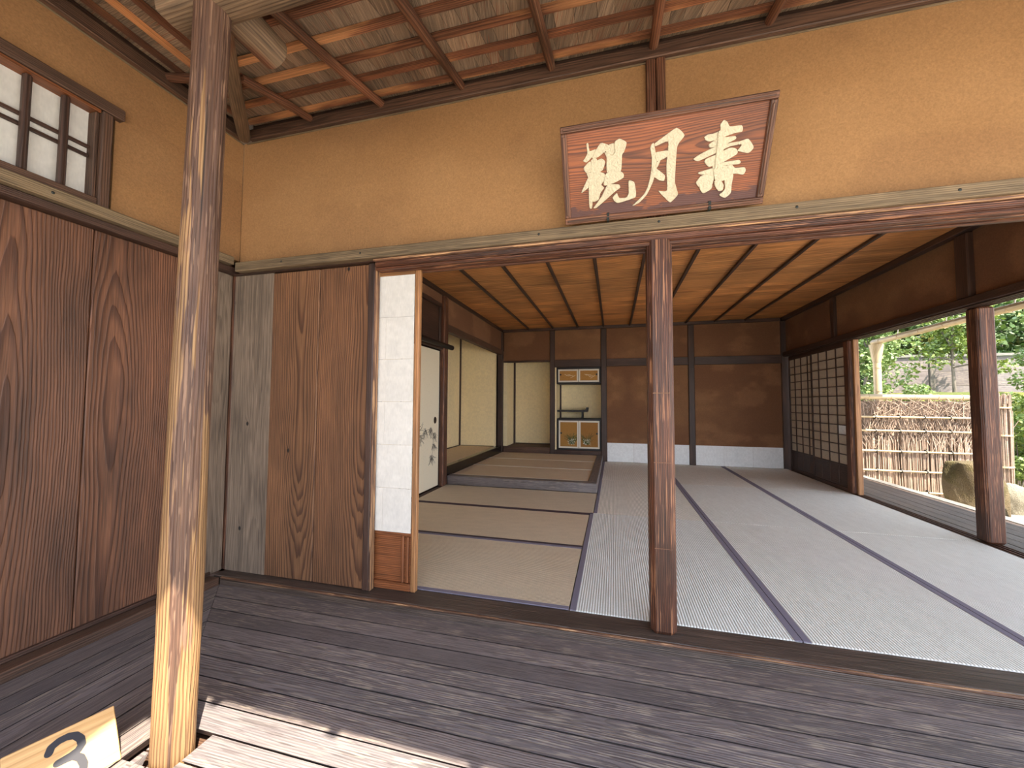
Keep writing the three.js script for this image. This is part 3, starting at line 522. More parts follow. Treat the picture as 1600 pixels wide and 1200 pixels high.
{
  const w = struct('wall_back', 'back wall of red brown clay panels between dark posts with a white paper skirting', [0.3, 0, ZB], true);
  const posts = [[-1.10, -1.012], [-0.21, -0.112], [1.19, 1.285], [2.53, 2.63]];
  for (const [a, b] of posts) part(w, 'post', box(a, b, 0.001, 2.294, ZB - 0.09, ZB + 0.02, { c: 0.008 }), M.dark);
  part(w, 'tie_beam', box(-1.011, -0.211, 1.632, 1.762, ZB - 0.08, ZB + 0.03), M.dark);
  part(w, 'tie_beam', box(-0.111, 1.189, 1.632, 1.762, ZB - 0.08, ZB + 0.03), M.dark); part(w, 'tie_beam', box(1.286, 2.529, 1.632, 1.762, ZB - 0.08, ZB + 0.03), M.dark);
  part(w, 'thin_rail', box(-1.96, -1.101, 1.735, 1.765, ZB - 0.06, ZB + 0.015), M.dark);
  for (const [a, b] of [[-1.96, -1.101], [-1.011, -0.211], [-0.111, 1.189], [1.286, 2.529]]) {
    part(w, 'clay_panel', box(a, b, 1.766, 2.32, ZB - 0.07, ZB - 0.005, { c: 0, g: 'x' }), M.plasterIn);
    if (a > -0.5) {
      part(w, 'clay_panel', box(a, b, 0.0, 1.631, ZB - 0.07, ZB - 0.005, { c: 0, g: 'x' }), M.plasterIn);
      const n = 3; for (let i = 0; i < n; i++) part(w, 'paper_sheet', tint(box(lerp(a, b, i / n) + 0.001, lerp(a, b, (i + 1) / n) - 0.001, 0.002, 0.32, ZB - 0.0045, ZB - 0.001 - 0.0006 * (i % 2), { c: 0, g: 'x' }), rr(0.96, 1)), M.skirt);
    }
  }
  part(w, 'outer_layer', box(-3.0, 2.7, -0.05, 2.6, -7.7, -7.55, { c: 0 }), M.dark);
  part(w, 'outer_layer', box(-0.11, 2.7, -0.05, 2.35, ZB - 0.14, ZB - 0.092, { c: 0 }), M.dark);
  part(w, 'outer_layer', box(-3.0, -0.112, 1.95, 2.35, -7.55, ZB - 0.092, { c: 0 }), M.dark);
}
{
  const X = -1.99, w = struct('wall_left', 'left inner wall of the room with clay band over the alcove', [X, 0, -4.4]);
  part(w, 'clay_panel', box(X - 0.06, X, 1.965, 2.32, -6.93, -4.44, { c: 0, g: 'z' }), M.plasterIn);
  part(w, 'clay_panel', box(X - 0.06, X - 0.012, 2.195, 2.32, -4.315, -1.95, { c: 0, g: 'z' }), M.plasterIn);
  part(w, 'alcove_lintel', box(X - 0.06, X + 0.02, 1.875, 1.964, -6.84, -4.44), M.beam);
  part(w, 'post', box(-2.08, -1.965, 0.001, 2.294, -4.438, -4.318, { c: 0.012 }), M.pillar);
  part(w, 'post', box(-2.06, -1.962, 0.1, 2.294, -6.925, -6.84, { c: 0.008 }), M.dark);
  part(w, 'door_head', box(X - 0.07, X + 0.01, 1.632, 1.70, -4.317, -1.95), M.dark);
  part(w, 'panel_frame', box(X - 0.06, X - 0.012, 2.145, 2.194, -4.317, -1.95), M.dark);
  for (let i = 0; i < 3; i++) part(w, 'transom_panel', box(X - 0.055, X - 0.03, 1.701, 2.144, -4.317 + i * 0.79, -3.53 + i * 0.79 - 0.004, { c: 0.004, g: 'z' }), M.dark, 'dark framed transom panel');
  for (let i = 0; i < 4; i++) part(w, 'transom_stile', box(X - 0.06, X - 0.014, 1.701, 2.144, -4.316 + i * 0.775, -4.266 + i * 0.775, { c: 0.006 }), M.dark);
  part(w, 'door_sill', box(X - 0.07, X + 0.005, -0.05, 0.004, -4.317, -1.95), M.dark);
  part(w, 'outer_layer', box(-3.0, -2.9, -0.06, 2.6, -7.55, -1.95, { c: 0 }), M.dark);
  part(w, 'outer_layer', box(-2.9, -2.41, -0.06, 2.6, -1.99, -1.945, { c: 0 }), M.dark);
  part(w, 'outer_layer', box(-2.9, -2.075, -0.06, 2.34, -4.42, -4.34, { c: 0 }), M.dark);
  const rail = thing('round_rail', 'dark round log rail along the head of the painted doors, its end past the post', 'rail', [-1.935, 1.64, -3.3]);
  part(rail, 'log', log([[-1.935, 1.672, -1.955], [-1.935, 1.672, -4.475]], [0.03, 0.03], { seg: 16, steps: 8, rough: 0.03, seed: 12 }), M.black);
}
function paintedDoor(z0, z1, label, mat, handleZ) {       // sliding door on the left wall, face at +x
  const X = -2.02, d = struct('door', label, [X, 0.005, (z0 + z1) / 2]);
  part(d, 'paper_face', panel('x', z0 - 0.016, z1 + 0.016, 0.022, 1.612, X - 0.018, X), mat);
  part(d, 'frame_stile', box(X - 0.02, X + 0.004, 0.005, 1.631, z1, z1 + 0.0155), M.lacquer); part(d, 'frame_stile', box(X - 0.02, X + 0.004, 0.005, 1.631, z0 - 0.0155, z0), M.lacquer);
  part(d, 'frame_rail', box(X - 0.02, X + 0.003, 1.6125, 1.631, z1 + 0.016, z0 - 0.016), M.lacquer); part(d, 'frame_rail', box(X - 0.02, X + 0.003, 0.005, 0.0215, z1 + 0.016, z0 - 0.016), M.lacquer);
  const ring = new THREE.TorusGeometry(0.026, 0.006, 8, 20); ring.scale(1, 1.25, 1); ring.rotateY(Math.PI / 2); ring.translate(X + 0.002, 0.79, handleZ);
  const cup = new THREE.CylinderGeometry(0.024, 0.024, 0.004, 20); cup.rotateZ(Math.PI / 2); cup.scale(1, 1.25, 1); cup.translate(X + 0.001, 0.79 * (1 - 1.25) + 0.79 * 0.25 + 0.79, handleZ);
  part(d, 'finger_pull', [ring, cup], M.brass, 'dark oval finger pull');
}
paintedDoor(-3.44, -4.316, 'beige sliding door with grey ink plants beside the dark post', M.inkDoor, -4.2);
paintedDoor(-2.56, -3.437, 'plain beige sliding door of the left inner wall', M.fusuma, -3.3);
{
  const d = struct('wall_left', 'beige plastered end of the left inner wall behind the paper screen', [-2.03, 0, -2.25]);
  part(d, 'panel', box(-2.05, -2.02, 0.005, 1.631, -2.557, -1.95, { c: 0 }), M.white);
}
// main alcove on the left: black front beam, straw floor, pale papered walls
{
  const a = struct('alcove', 'deep picture alcove with pale walls and a black lacquered front beam', [-2.4, 0.1, -5.7]);
  part(a, 'front_beam', box(-2.06, -1.975, 0.0, 0.218, -6.84, -4.44, { c: 0.006 }), M.lacquer, 'black lacquered front beam');
  part(a, 'base', box(-2.9, -2.061, -0.06, 0.17, -6.9, -4.43, { c: 0 }), M.dark);
  part(a, 'back_wall', box(-2.80, -2.735, 0.2, 2.35, -6.72, -4.34, { c: 0, g: 'z' }), M.white);
  part(a, 'end_wall', box(-2.735, -2.062, 0.2, 2.35, -6.80, -6.70, { c: 0, g: 'x' }), M.white);
  part(a, 'end_wall', box(-2.735, -2.062, 0.2, 2.35, -4.43, -4.42, { c: 0, g: 'x' }), M.white);
  part(a, 'corner_strip', box(-2.7345, -2.705, 0.216, 2.34, -6.699, -6.68), M.dark);
  part(a, 'floor_strip', box(-2.734, -2.70, 0.2155, 0.226, -6.679, -4.44), M.black); part(a, 'floor_strip', box(-2.70, -2.07, 0.2155, 0.226, -6.699, -6.685), M.black);
  part(a, 'upper_fill', box(-2.9, -2.05, 2.30, 2.35, -6.72, -4.43, { c: 0 }), M.dark);
}
// shallow alcove in the back wall
{
  const a = struct('alcove', 'narrow alcove with pale walls in the back wall', [-1.5, 0.1, -7.2]);
  part(a, 'step', box(-1.96, -1.101, 0.0, 0.205, -7.5, ZB + 0.01, { c: 0.005 }), M.beam);
  part(a, 'back_wall', box(-1.96, -1.05, 0.2, 1.95, -7.55, -7.45, { c: 0, g: 'x' }), M.white);
  part(a, 'side_wall', box(-2.05, -1.90, 0.205, 1.95, -7.449, ZB - 0.03, { c: 0, g: 'z' }), M.white);
  part(a, 'side_wall', box(-1.06, -1.013, 0.1, 1.631, -7.449, ZB - 0.092, { c: 0, g: 'z' }), M.white);
  part(a, 'corner_strip', box(-1.899, -1.862, 0.206, 1.95, -7.449, -7.43), M.dark);
  part(a, 'back_strip', box(-1.86, -1.061, 0.206, 0.222, -7.449, -7.44), M.black);
}
// shelf alcove: cupboards above and below, staggered shelf between
{
  const s = struct('alcove', 'pale walled shelf alcove between two dark posts', [-0.6, 0.1, -7.15]);
  part(s, 'back_wall', box(-1.011, -0.2, 0.1, 1.631, -7.5, -7.4, { c: 0, g: 'x' }), M.white);
  part(s, 'side_wall', box(-1.0125, -0.985, 0.1, 1.631, -7.399, ZB - 0.02, { c: 0, g: 'z' }), M.white);
  part(s, 'side_wall', box(-0.212, -0.16, 0.1, 1.631, -7.399, ZB - 0.092, { c: 0, g: 'z' }), M.white);
  part(s, 'corner_strip', box(-0.984, -0.955, 0.72, 1.36, -7.399, -7.38), M.dark);
  part(s, 'base', box(-1.011, -0.211, 0.0, 0.172, -7.39, ZB + 0.005, { c: 0.004 }), M.dark);
  const cup = (name, label, x0, x1, y0, y1, ml, mr) => {
    const c = thing(name, label, 'cupboard', [(x0 + x1) / 2, y0, -7.1]), zf = ZB - 0.01, m = (x0 + x1) / 2, t = 0.024;
    part(c, 'body', [box(x0, x1, y1 - t * 1.4, y1, -7.38, zf, { c: 0.003 }), box(x0, x1, y0, y0 + t * 1.2, -7.38, zf, { c: 0.003 }), box(x0, x0 + t, y0 + t * 1.2, y1 - t * 1.4, -7.38, zf, { c: 0.003 }), box(x1 - t, x1, y0 + t * 1.2, y1 - t * 1.4, -7.38, zf, { c: 0.003 }), box(x0 + t, x1 - t, y0 + t, y1 - t, -7.38, -7.36, { c: 0 })], M.black);
    for (const [a, b, mat, hx] of [[x0 + t, m, ml, 0.13], [m, x1 - t, mr, 0.87]]) {
      const ya = y0 + t * 1.2, yb = y1 - t * 1.4, bd = 0.03;
      const dz = a < m - 0.01 ? 0 : 0.004;
      const d = part(c, 'door', panel('z', a + bd, b - bd, ya + bd, yb - bd, zf - 0.03 - dz, zf - 0.014 - dz), mat, 'gold brown paper door');
      part(d, 'border', [box(a + 0.003, b - 0.003, ya + 0.002, ya + bd, zf - 0.03 - dz, zf - 0.013 - dz, { c: 0 }), box(a + 0.003, b - 0.003, yb - bd, yb - 0.002, zf - 0.03 - dz, zf - 0.013 - dz, { c: 0 }), box(a + 0.003, a + bd, ya + bd, yb - bd, zf - 0.03 - dz, zf - 0.013 - dz, { c: 0 }), box(b - bd, b - 0.003, ya + bd, yb - bd, zf - 0.03 - dz, zf - 0.013 - dz, { c: 0 })], M.clothWhite);
      const k = new THREE.CylinderGeometry(0.016, 0.016, 0.006, 14); k.rotateX(Math.PI / 2); k.translate(lerp(a, b, hx), (ya + yb) / 2 + 0.02, zf - 0.012 - dz); part(d, 'finger_pull', k, M.iron);
      part(d, 'edge', [box(a < m - 0.01 ? b - 0.003 : a, a < m - 0.01 ? b : a + 0.003, ya, yb, zf - 0.03, zf - 0.012, { c: 0 })], M.black);
    }
    return c;
  };
  cup('wall_cupboard', 'low wide upper cupboard with two gold paper doors', -0.984, -0.2125, 1.335, 1.63, M.goldUL, M.goldUR);
  cup('floor_cupboard', 'lower cupboard with flowers painted on two gold doors', -0.975, -0.2125, 0.173, 0.722, M.goldL, M.goldR);
  const h = thing('staggered_shelf', 'dark shelf board with upturned end on a short strut', 'shelf', [-0.7, 0.7225, -7.12]);
  part(h, 'board', box(-0.984, -0.452, 0.838, 0.868, -7.38, -7.0, { c: 0.003 }), M.black);
  part(h, 'upturned_end', slabOf([[-0.5, 0.868], [-0.452, 0.868], [-0.44, 0.915], [-0.468, 0.92], [-0.48, 0.885]], 0.38, new THREE.Matrix4().makeTranslation(0, 0, -7.38)), M.black);
  part(h, 'strut', box(-0.56, -0.53, 0.7225, 0.8375, -7.25, -7.1), M.black);
}
// raised floor section
{
  const p = struct('platform', 'raised mat platform with a dark wooden rim in front of the alcoves', [-1.1, 0, -5.7]);
  part(p, 'front_rim', tint(box(-1.974, -0.185, 0.001, 0.108, -4.575, -4.462, { c: 0.006 }), 0.9), M.deck);
  part(p, 'side_rim', tint(box(-0.285, -0.185, 0.001, 0.108, -6.905, -4.576, { c: 0.006 }), 0.9), M.deck);
  part(p, 'base', box(-1.974, -0.286, -0.06, 0.045, -6.92, -4.576, { c: 0 }), M.dark);
}

// ---------------------------------------------------------------- open right side of the room
{
  const w = struct('wall_right', 'right side of the room, open to the garden under a dark clay band', [2.6, 0, -4.4], true);
  part(w, 'clay_panel', box(2.60, 2.66, 1.80, 2.32, -6.92, -5.57, { c: 0, g: 'z' }), M.plasterIn);
  part(w, 'clay_panel', box(2.60, 2.66, 1.80, 2.32, -5.475, -3.745, { c: 0, g: 'z' }), M.plasterIn); part(w, 'clay_panel', box(2.60, 2.66, 1.80, 2.32, -3.625, -1.95, { c: 0, g: 'z' }), M.plasterIn);
  part(w, 'outer_layer', box(2.661, 2.70, 1.80, 2.7, -7.0, -1.95, { c: 0 }), M.dark);
  part(w, 'upper_post', box(2.57, 2.66, 1.80, 2.294, -5.569, -5.476, { c: 0.008 }), M.dark); part(w, 'upper_post', box(2.56, 2.66, 1.80, 2.294, -3.744, -3.626, { c: 0.008 }), M.dark);
  part(w, 'header', box(2.545, 2.69, 1.737, 1.799, -6.91, -1.95, { c: 0.006 }), M.dark);
  for (const x of [2.56, 2.595, 2.63, 2.665]) part(w, 'track_ridge', box(x, x + 0.016, 1.725, 1.7365, -6.90, -1.95, { c: 0.002 }), M.dark);
  part(w, 'sill', box(2.575, 2.688, -0.06, -0.012, -6.90, -1.95, { c: 0.003 }), M.dark);
  for (const x of [2.577, 2.612, 2.648, 2.676]) part(w, 'sill_ridge', box(x, x + 0.012, -0.0115, -0.001, -6.90, -1.95, { c: 0.002 }), M.beam);
  const post = (name, label, z0, z1, x0 = 2.565) => { const p = thing(name, label, 'pillar', [x0 + 0.055, 0, (z0 + z1) / 2]); part(p, 'shaft', box(x0, x0 + 0.11, 0.0005, 1.7245, z0, z1, { c: 0.014, g: 'y' }), M.pillar); return p; };
  const a = post('square_pillar', 'dark pillar at the edge of the lattice screens with a lighter door stop', -5.31, -5.2);
  part(a, 'door_stop', box(2.60, 2.65, 0.0005, 1.7245, -5.1995, -5.165, { c: 0.004 }), M.shoji);
  post('square_pillar', 'dark pillar standing alone in the opening to the garden', -3.735, -3.625, 2.60);
  // two lattice screens
  const screen = (z0, z1, x, label) => {
    const d = struct('door', label, [x, 0, (z0 + z1) / 2]), t = 0.022;
    part(d, 'stile', box(x, x + 0.026, 0.001, 1.724, z0, z0 + t), M.dark); part(d, 'stile', box(x, x + 0.026, 0.001, 1.724, z1 - t, z1), M.dark);
    part(d, 'top_rail', box(x, x + 0.026, 1.665, 1.724, z0 + t, z1 - t), M.dark); part(d, 'bottom_rail', box(x, x + 0.026, 0.001, 0.04, z0 + t, z1 - t), M.dark);
    part(d, 'mid_rail', box(x, x + 0.026, 0.28, 0.30, z0 + t, z1 - t), M.dark);
    for (let i = 1; i < 4; i++) part(d, 'lattice_upright', box(x + 0.003, x + 0.013, 0.3, 1.665, lerp(z0, z1, i / 4) - 0.006, lerp(z0, z1, i / 4) + 0.006, { c: 0 }), M.dark);
    for (let i = 1; i < 12; i++) { const y = lerp(0.3, 1.665, i / 12); part(d, 'lattice_bar', box(x + 0.005, x + 0.015, y - 0.005, y + 0.005, z0 + t, z1 - t, { c: 0 }), M.dark); }
    for (let i = 0; i < 4; i++) part(d, 'lower_panel', box(x + 0.008, x + 0.016, 0.0405, 0.2795, lerp(z0 + t, z1 - t, i / 4) + 0.003, lerp(z0 + t, z1 - t, (i + 1) / 4) - 0.003, { c: 0.002, g: 'z' }), M.dark);
    for (let i = 0; i < 6; i++) part(d, 'paper_sheet', box(x + 0.0155, x + 0.0165, lerp(0.3, 1.665, i / 6) + 0.0006, lerp(0.3, 1.665, (i + 1) / 6), z0 + t, z1 - t, { c: 0, g: 'z' }), M.paperThin);
    return d;
  };
  screen(-6.895, -6.11, 2.615, 'papered lattice screen in the back corner of the room');
  const s2 = screen(-6.14, -5.315, 2.586, 'papered lattice screen beside the pillar at the garden opening');
  part(s2, 'paper_patch', box(2.6005, 2.6012, 0.64, 0.75, -5.52, -5.345, { c: 0 }), M.skirt, 'paler patched paper square');
}

// ---------------------------------------------------------------- straw mats
function mat(label, x0, x1, z0, z1, y, along, edges, straw, cloth, group) {
  const t = 0.05, e = 0.0015, m = thing('straw_mat', label, 'straw mat', [(x0 + x1) / 2, y - t, (z0 + z1) / 2], group);
  const bw = 0.03, A = along === 'z' ? [x0 + e, x1 - e, z0 + e, z1 - e] : [x0 + e, x1 - e, z0 + e, z1 - e];
  part(m, 'woven_top', vary(box(A[0], A[1], y - t, y, A[2], A[3], { c: 0.003, g: along }), 0.025), straw);
  if (edges) for (const s of edges) {
    if (along === 'z') part(m, 'cloth_edge', box(s < 0 ? A[0] : A[1] - bw, s < 0 ? A[0] + bw : A[1], y - t + 0.001, y + 0.0018, A[2] + 0.0002, A[3] - 0.0002, { c: 0.001 }), cloth);
    else part(m, 'cloth_edge', box(A[0] + 0.0002, A[1] - 0.0002, y - t + 0.001, y + 0.0018, s < 0 ? A[2] : A[3] - bw, s < 0 ? A[2] + bw : A[3], { c: 0.001 }), cloth);
  }
  return m;
}
{
  const cols = [[-0.215, 0.765, 'beside the platform'], [0.765, 1.672, 'in the middle strip'], [1.672, 2.573, 'along the garden opening']];
  const rows = [[-3.68, -1.947, 'touching the front sill'], [-5.28, -3.68, 'halfway down the room'], [-6.925, -5.28, 'against the white paper skirting']];
  for (const [x0, x1, cl] of cols) for (const [z0, z1, rl] of rows) {
    const x = x0 === -0.215 && z0 < -4.46 ? [-0.183, x1] : [x0, x1];
    mat(`pale ribbed straw mat ${cl}, ${rl}`, x[0], x[1], z0, z1, 0, 'z', x0 < 1 ? [-1, 1] : [-1], M.straw, M.cloth, 'pale straw mats of the room');
  }
  mat('tan straw mat lying crosswise along the front sill beside the paper screen', -1.98, -0.217, -2.79, -1.947, 0, 'x', [-1, 1], M.strawTan, M.cloth, 'tan crosswise straw mats');
  mat('tan straw mat lying crosswise, middle one before the platform', -1.98, -0.217, -3.632, -2.79, 0, 'x', [-1, 1], M.strawTan, M.clothDark, 'tan crosswise straw mats');
  mat('tan straw mat lying crosswise against the platform rim', -1.98, -0.186, -4.46, -3.632, 0, 'x', [1], M.strawTan, M.clothDark, 'tan crosswise straw mats');
  const P = [[-5.375, -4.577, 'next to the front rim'], [-6.12, -5.375, 'in the middle'], [-6.9, -6.12, 'below the alcoves']];
  for (const [z0, z1, l] of P) mat(`brown straw mat with thin white cloth edge on the platform, ${l}`, -1.973, -0.287, z0, z1, 0.1, 'x', null, M.strawTan, M.clothWhite, 'platform mats')
    .traverse((o) => { if (o.isMesh) tint(o.geometry, 1.0); });
  for (const o of scene.children.filter((q) => q.userData.group === 'platform mats')) { const i = P.findIndex(([z0, z1]) => Math.abs(o.position.z - (z0 + z1) / 2) < 0.01), z = P[i][1]; part(o, 'cloth_edge', box(-1.972, -0.288, 0.0995, 0.1018, z - 0.06, z - 0.002, { c: 0.0005 }), M.clothWhite); }
  mat('tan straw mat covering the floor of the deep alcove', -2.70, -2.061, -6.685, -4.44, 0.218, 'z', null, M.strawTan, M.lacquer);
}

// ---------------------------------------------------------------- name board over the opening
{
  const yb = 1.832, zb = -1.80, yt = 2.163, zt = -1.597, W0 = -0.212, W1 = 0.606;
  const up = V(0, yt - yb, zt - zb), H = up.length(); up.normalize(); const n = V(1, 0, 0).cross(up).normalize();   // n faces the court and downwards
  const O = V(W0, yb, zb), T = new THREE.Matrix4().makeBasis(V(1, 0, 0), up, n).setPosition(O), Wd = W1 - W0;
  const p = thing('name_board', 'framed wooden name board with three large pale brush written characters over the opening', 'sign', [(W0 + W1) / 2, yb, zb]);
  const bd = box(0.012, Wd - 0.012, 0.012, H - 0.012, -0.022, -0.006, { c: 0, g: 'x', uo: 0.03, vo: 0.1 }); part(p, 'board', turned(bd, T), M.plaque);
  const fr = 0.027;
  const bar = (a, b, c, d) => part(p, 'frame_bar', turned(join([box(a, b, c, d, -0.028, 0.004, { c: 0.003 }), box(Math.abs(b - a) < 0.1 ? a + 0.008 : a + 0.012, Math.abs(b - a) < 0.1 ? b - 0.008 : b - 0.012, Math.abs(d - c) < 0.1 ? c + 0.008 : c + 0.012, Math.abs(d - c) < 0.1 ? d - 0.008 : d - 0.012, 0.004, 0.009, { c: 0.002 })]), T), M.rafter);
  bar(0, Wd, 0, fr); bar(0, Wd, H - fr, H); bar(0, fr, fr, H - fr); bar(Wd - fr, Wd, fr, H - fr);
  // the strokes, traced in the plane of the board
  const q0 = O.clone().addScaledVector(n, -0.006);
  const trace = (pts, ox, oy, s) => pts.map(([x, y]) => { const w = onPlane(ox + x / s, oy + y / s, q0, n).sub(O); return [w.x, w.dot(up)]; });
  const round = (pts) => new THREE.CatmullRomCurve3(pts.map((p) => V(p[0], p[1], 0)), true, 'catmullrom', 0.3).getPoints(pts.length * 4).slice(0, -1).map((p) => [p.x, p.y]);
  const glyph = (label, polys, ox, oy, s) => {
    const list = polys.map((pts, i) => { const g = slabOf(round(trace(pts, ox, oy, s)), 0.0035 + 0.0005 * i, new THREE.Matrix4().makeTranslation(0, 0, -0.0062), 0.0012), u = g.attributes.uv, q = g.attributes.position; for (let k = 0; k < q.count; k++) u.setXY(k, q.getX(k), q.getY(k)); return g; });
    part(p, 'character', turned(join(list), T), M.gofun, label);
  };
  glyph('pale carved character nearest the round post', [
    [[185, 320], [205, 310], [222, 395], [290, 375], [250, 460], [190, 520], [150, 505], [195, 425]], [[250, 462], [340, 310], [430, 330], [425, 372], [330, 452], [270, 482]],
    [[430, 330], [490, 310], [500, 400], [470, 440], [400, 410]],
    [[155, 585], [215, 515], [265, 520], [290, 575], [235, 625], [190, 645]], [[290, 510], [350, 478], [392, 512], [365, 605], [300, 635], [284, 560]], [[235, 500], [300, 480], [300, 640], [240, 640]],
    [[190, 650], [290, 618], [382, 642], [397, 700], [350, 765], [380, 800], [340, 860], [320, 930], [255, 950], [240, 760]], [[130, 856], [210, 680], [250, 690], [215, 792]], [[213, 700], [262, 690], [250, 1012], [218, 1005]],
    [[495, 300], [550, 260], [628, 302], [602, 400], [578, 442], [562, 622], [414, 632], [408, 470], [385, 408], [470, 442], [500, 400]], [[405, 640], [560, 620], [597, 652], [590, 692], [500, 742], [395, 775], [375, 758]],
    [[265, 1020], [350, 900], [420, 768], [540, 763], [557, 800], [500, 842], [400, 932], [300, 1018]], [[475, 905], [520, 858], [545, 908], [620, 908], [650, 860], [650, 722], [712, 740], [731, 850], [722, 906], [620, 942], [530, 967], [490, 942]],
  ], 890, 180, 7.0588);
  glyph('pale carved character in the middle of the name board', [
    [[612, 590], [630, 568], [641, 620], [650, 680], [642, 730], [622, 790], [592, 850], [552, 892], [515, 909], [575, 850], [600, 800], [617, 720], [620, 650]],
    [[635, 572], [690, 530], [755, 486], [798, 526], [766, 570], [756, 600], [749, 700], [746, 780], [756, 820], [761, 850], [720, 891], [690, 866], [655, 828], [702, 826], [699, 700], [704, 640], [708, 560], [642, 586]],
    [[636, 622], [706, 610], [706, 642], [648, 668]], [[628, 700], [660, 718], [691, 745], [686, 773], [660, 771], [622, 742]], [[640, 690], [662, 655], [668, 660], [650, 700]],
  ], 840, 60, 3.478);
  glyph('pale carved character nearest the garden end of the name board', [
    [[500, 232], [540, 184], [577, 205], [602, 250], [720, 238], [737, 270], [726, 306], [650, 322], [400, 407], [345, 392], [336, 360], [375, 333], [430, 325], [502, 290]],
    [[380, 440], [470, 380], [650, 350], [662, 382], [560, 432], [400, 472]],
    [[219, 592], [290, 540], [470, 450], [560, 430], [700, 405], [790, 379], [842, 448], [842, 482], [792, 528], [700, 512], [680, 500], [722, 438], [600, 460], [470, 522], [360, 572], [270, 613]],
    [[350, 590], [440, 550], [600, 473], [662, 480], [682, 515], [662, 547], [530, 622], [420, 662], [380, 673], [336, 625]], [[420, 662], [540, 622], [690, 599], [712, 620], [692, 642], [560, 657], [440, 702]],
    [[268, 732], [400, 690], [560, 660], [620, 648], [652, 680], [750, 676], [763, 710], [736, 752], [650, 742], [560, 762], [430, 742], [300, 752]], [[248, 832], [310, 758], [422, 738], [432, 790], [412, 862], [360, 872], [280, 882]], [[283, 880], [412, 858], [402, 902], [320, 947]],
    [[540, 738], [632, 748], [617, 850], [607, 942], [545, 993], [488, 962], [547, 900]], [[438, 820], [500, 808], [533, 860], [522, 912], [480, 922], [443, 870]], [[430, 690], [560, 690], [560, 800], [450, 822]], [[482, 300], [560, 290], [540, 420], [500, 702], [440, 702], [472, 400]],
  ], 1050, 160, 6.6667);
  // small nicks and knots at the lower edge
  for (const x of [950, 1108]) { const w = at(x, x === 950 ? 340 : 323, 2, -1.795), h = thing('iron_hook', x === 950 ? 'small iron hook under the name board, on the round post side' : 'small iron hook under the name board, on the garden side', 'hook', [w.x, 1.826, -1.8], 'hooks under the name board'); part(h, 'strap', [box(w.x - 0.006, w.x + 0.006, 1.8265, 1.862, -1.788, -1.784, { c: 0.001 }), box(w.x - 0.006, w.x + 0.006, 1.8265, 1.83, -1.84, -1.788, { c: 0.001 })], M.iron); }
}

// ---------------------------------------------------------------- number sign on the deck
{
  const BR = V(-1.389, DY, -0.862), d = V(-0.3, 0, 0.954).normalize(), v = V(-0.088, 0.115, -0.028), H = v.length(), up = v.clone().normalize(), n = up.clone().cross(d).normalize();
  if (n.dot(EYE.clone().sub(BR)) < 0) n.negate();
  const xr = up.clone().cross(n).normalize(), W = 0.211;   // x runs to the right seen from the front
  const BL = BR.clone().addScaledVector(xr, -W), T = new THREE.Matrix4().makeBasis(xr, up, n).setPosition(BL);
  const s = thing('number_sign', 'small tan wooden sign with a dark numeral 3 leaning back on the deck', 'sign', [BR.x, DY, BR.z]);
  part(s, 'board', turned(box(0, W, 0.002, H, -0.014, 0, { c: 0.002, g: 'x' }), T), M.sign);
  const leg = BL.clone().addScaledVector(xr, W / 2).addScaledVector(up, H * 0.75).addScaledVector(n, -0.016), foot = leg.clone().setY(DY + 0.003).add(V(-0.02, 0, -0.01));
  part(s, 'prop', log([leg.toArray(), foot.toArray()], [0.006, 0.006], { seg: 8, steps: 2, rough: 0 }), M.sign);
  const pts = [[76, 1178], [80, 1168], [92, 1158], [106, 1151], [118, 1149], [126, 1154], [128, 1163], [122, 1172], [110, 1181], [97, 1189], [90, 1193], [104, 1186], [116, 1181], [126, 1184], [131, 1194], [129, 1207], [120, 1218], [104, 1228], [86, 1236], [74, 1234]];
  const q0 = BL.clone(), line = pts.map(([x, y]) => { const w = onPlane(x, y, q0, n).sub(BL); return [w.dot(xr), w.dot(up)]; }), rad = 0.0085, shapes = [];
  for (let i = 0; i < line.length - 1; i++) { const [a, b] = [line[i], line[i + 1]], t = Math.atan2(b[1] - a[1], b[0] - a[0]), c = []; for (let k = 0; k <= 8; k++) c.push([a[0] + Math.cos(t + Math.PI / 2 + k / 8 * Math.PI) * rad, a[1] + Math.sin(t + Math.PI / 2 + k / 8 * Math.PI) * rad]); for (let k = 0; k <= 8; k++) c.push([b[0] + Math.cos(t - Math.PI / 2 + k / 8 * Math.PI) * rad, b[1] + Math.sin(t - Math.PI / 2 + k / 8 * Math.PI) * rad]); shapes.push(slabOf(c, 0.0006 + 0.00002 * i, null)); }
  part(s, 'numeral', turned(join(shapes), T), M.ink, 'dark painted numeral 3');
}

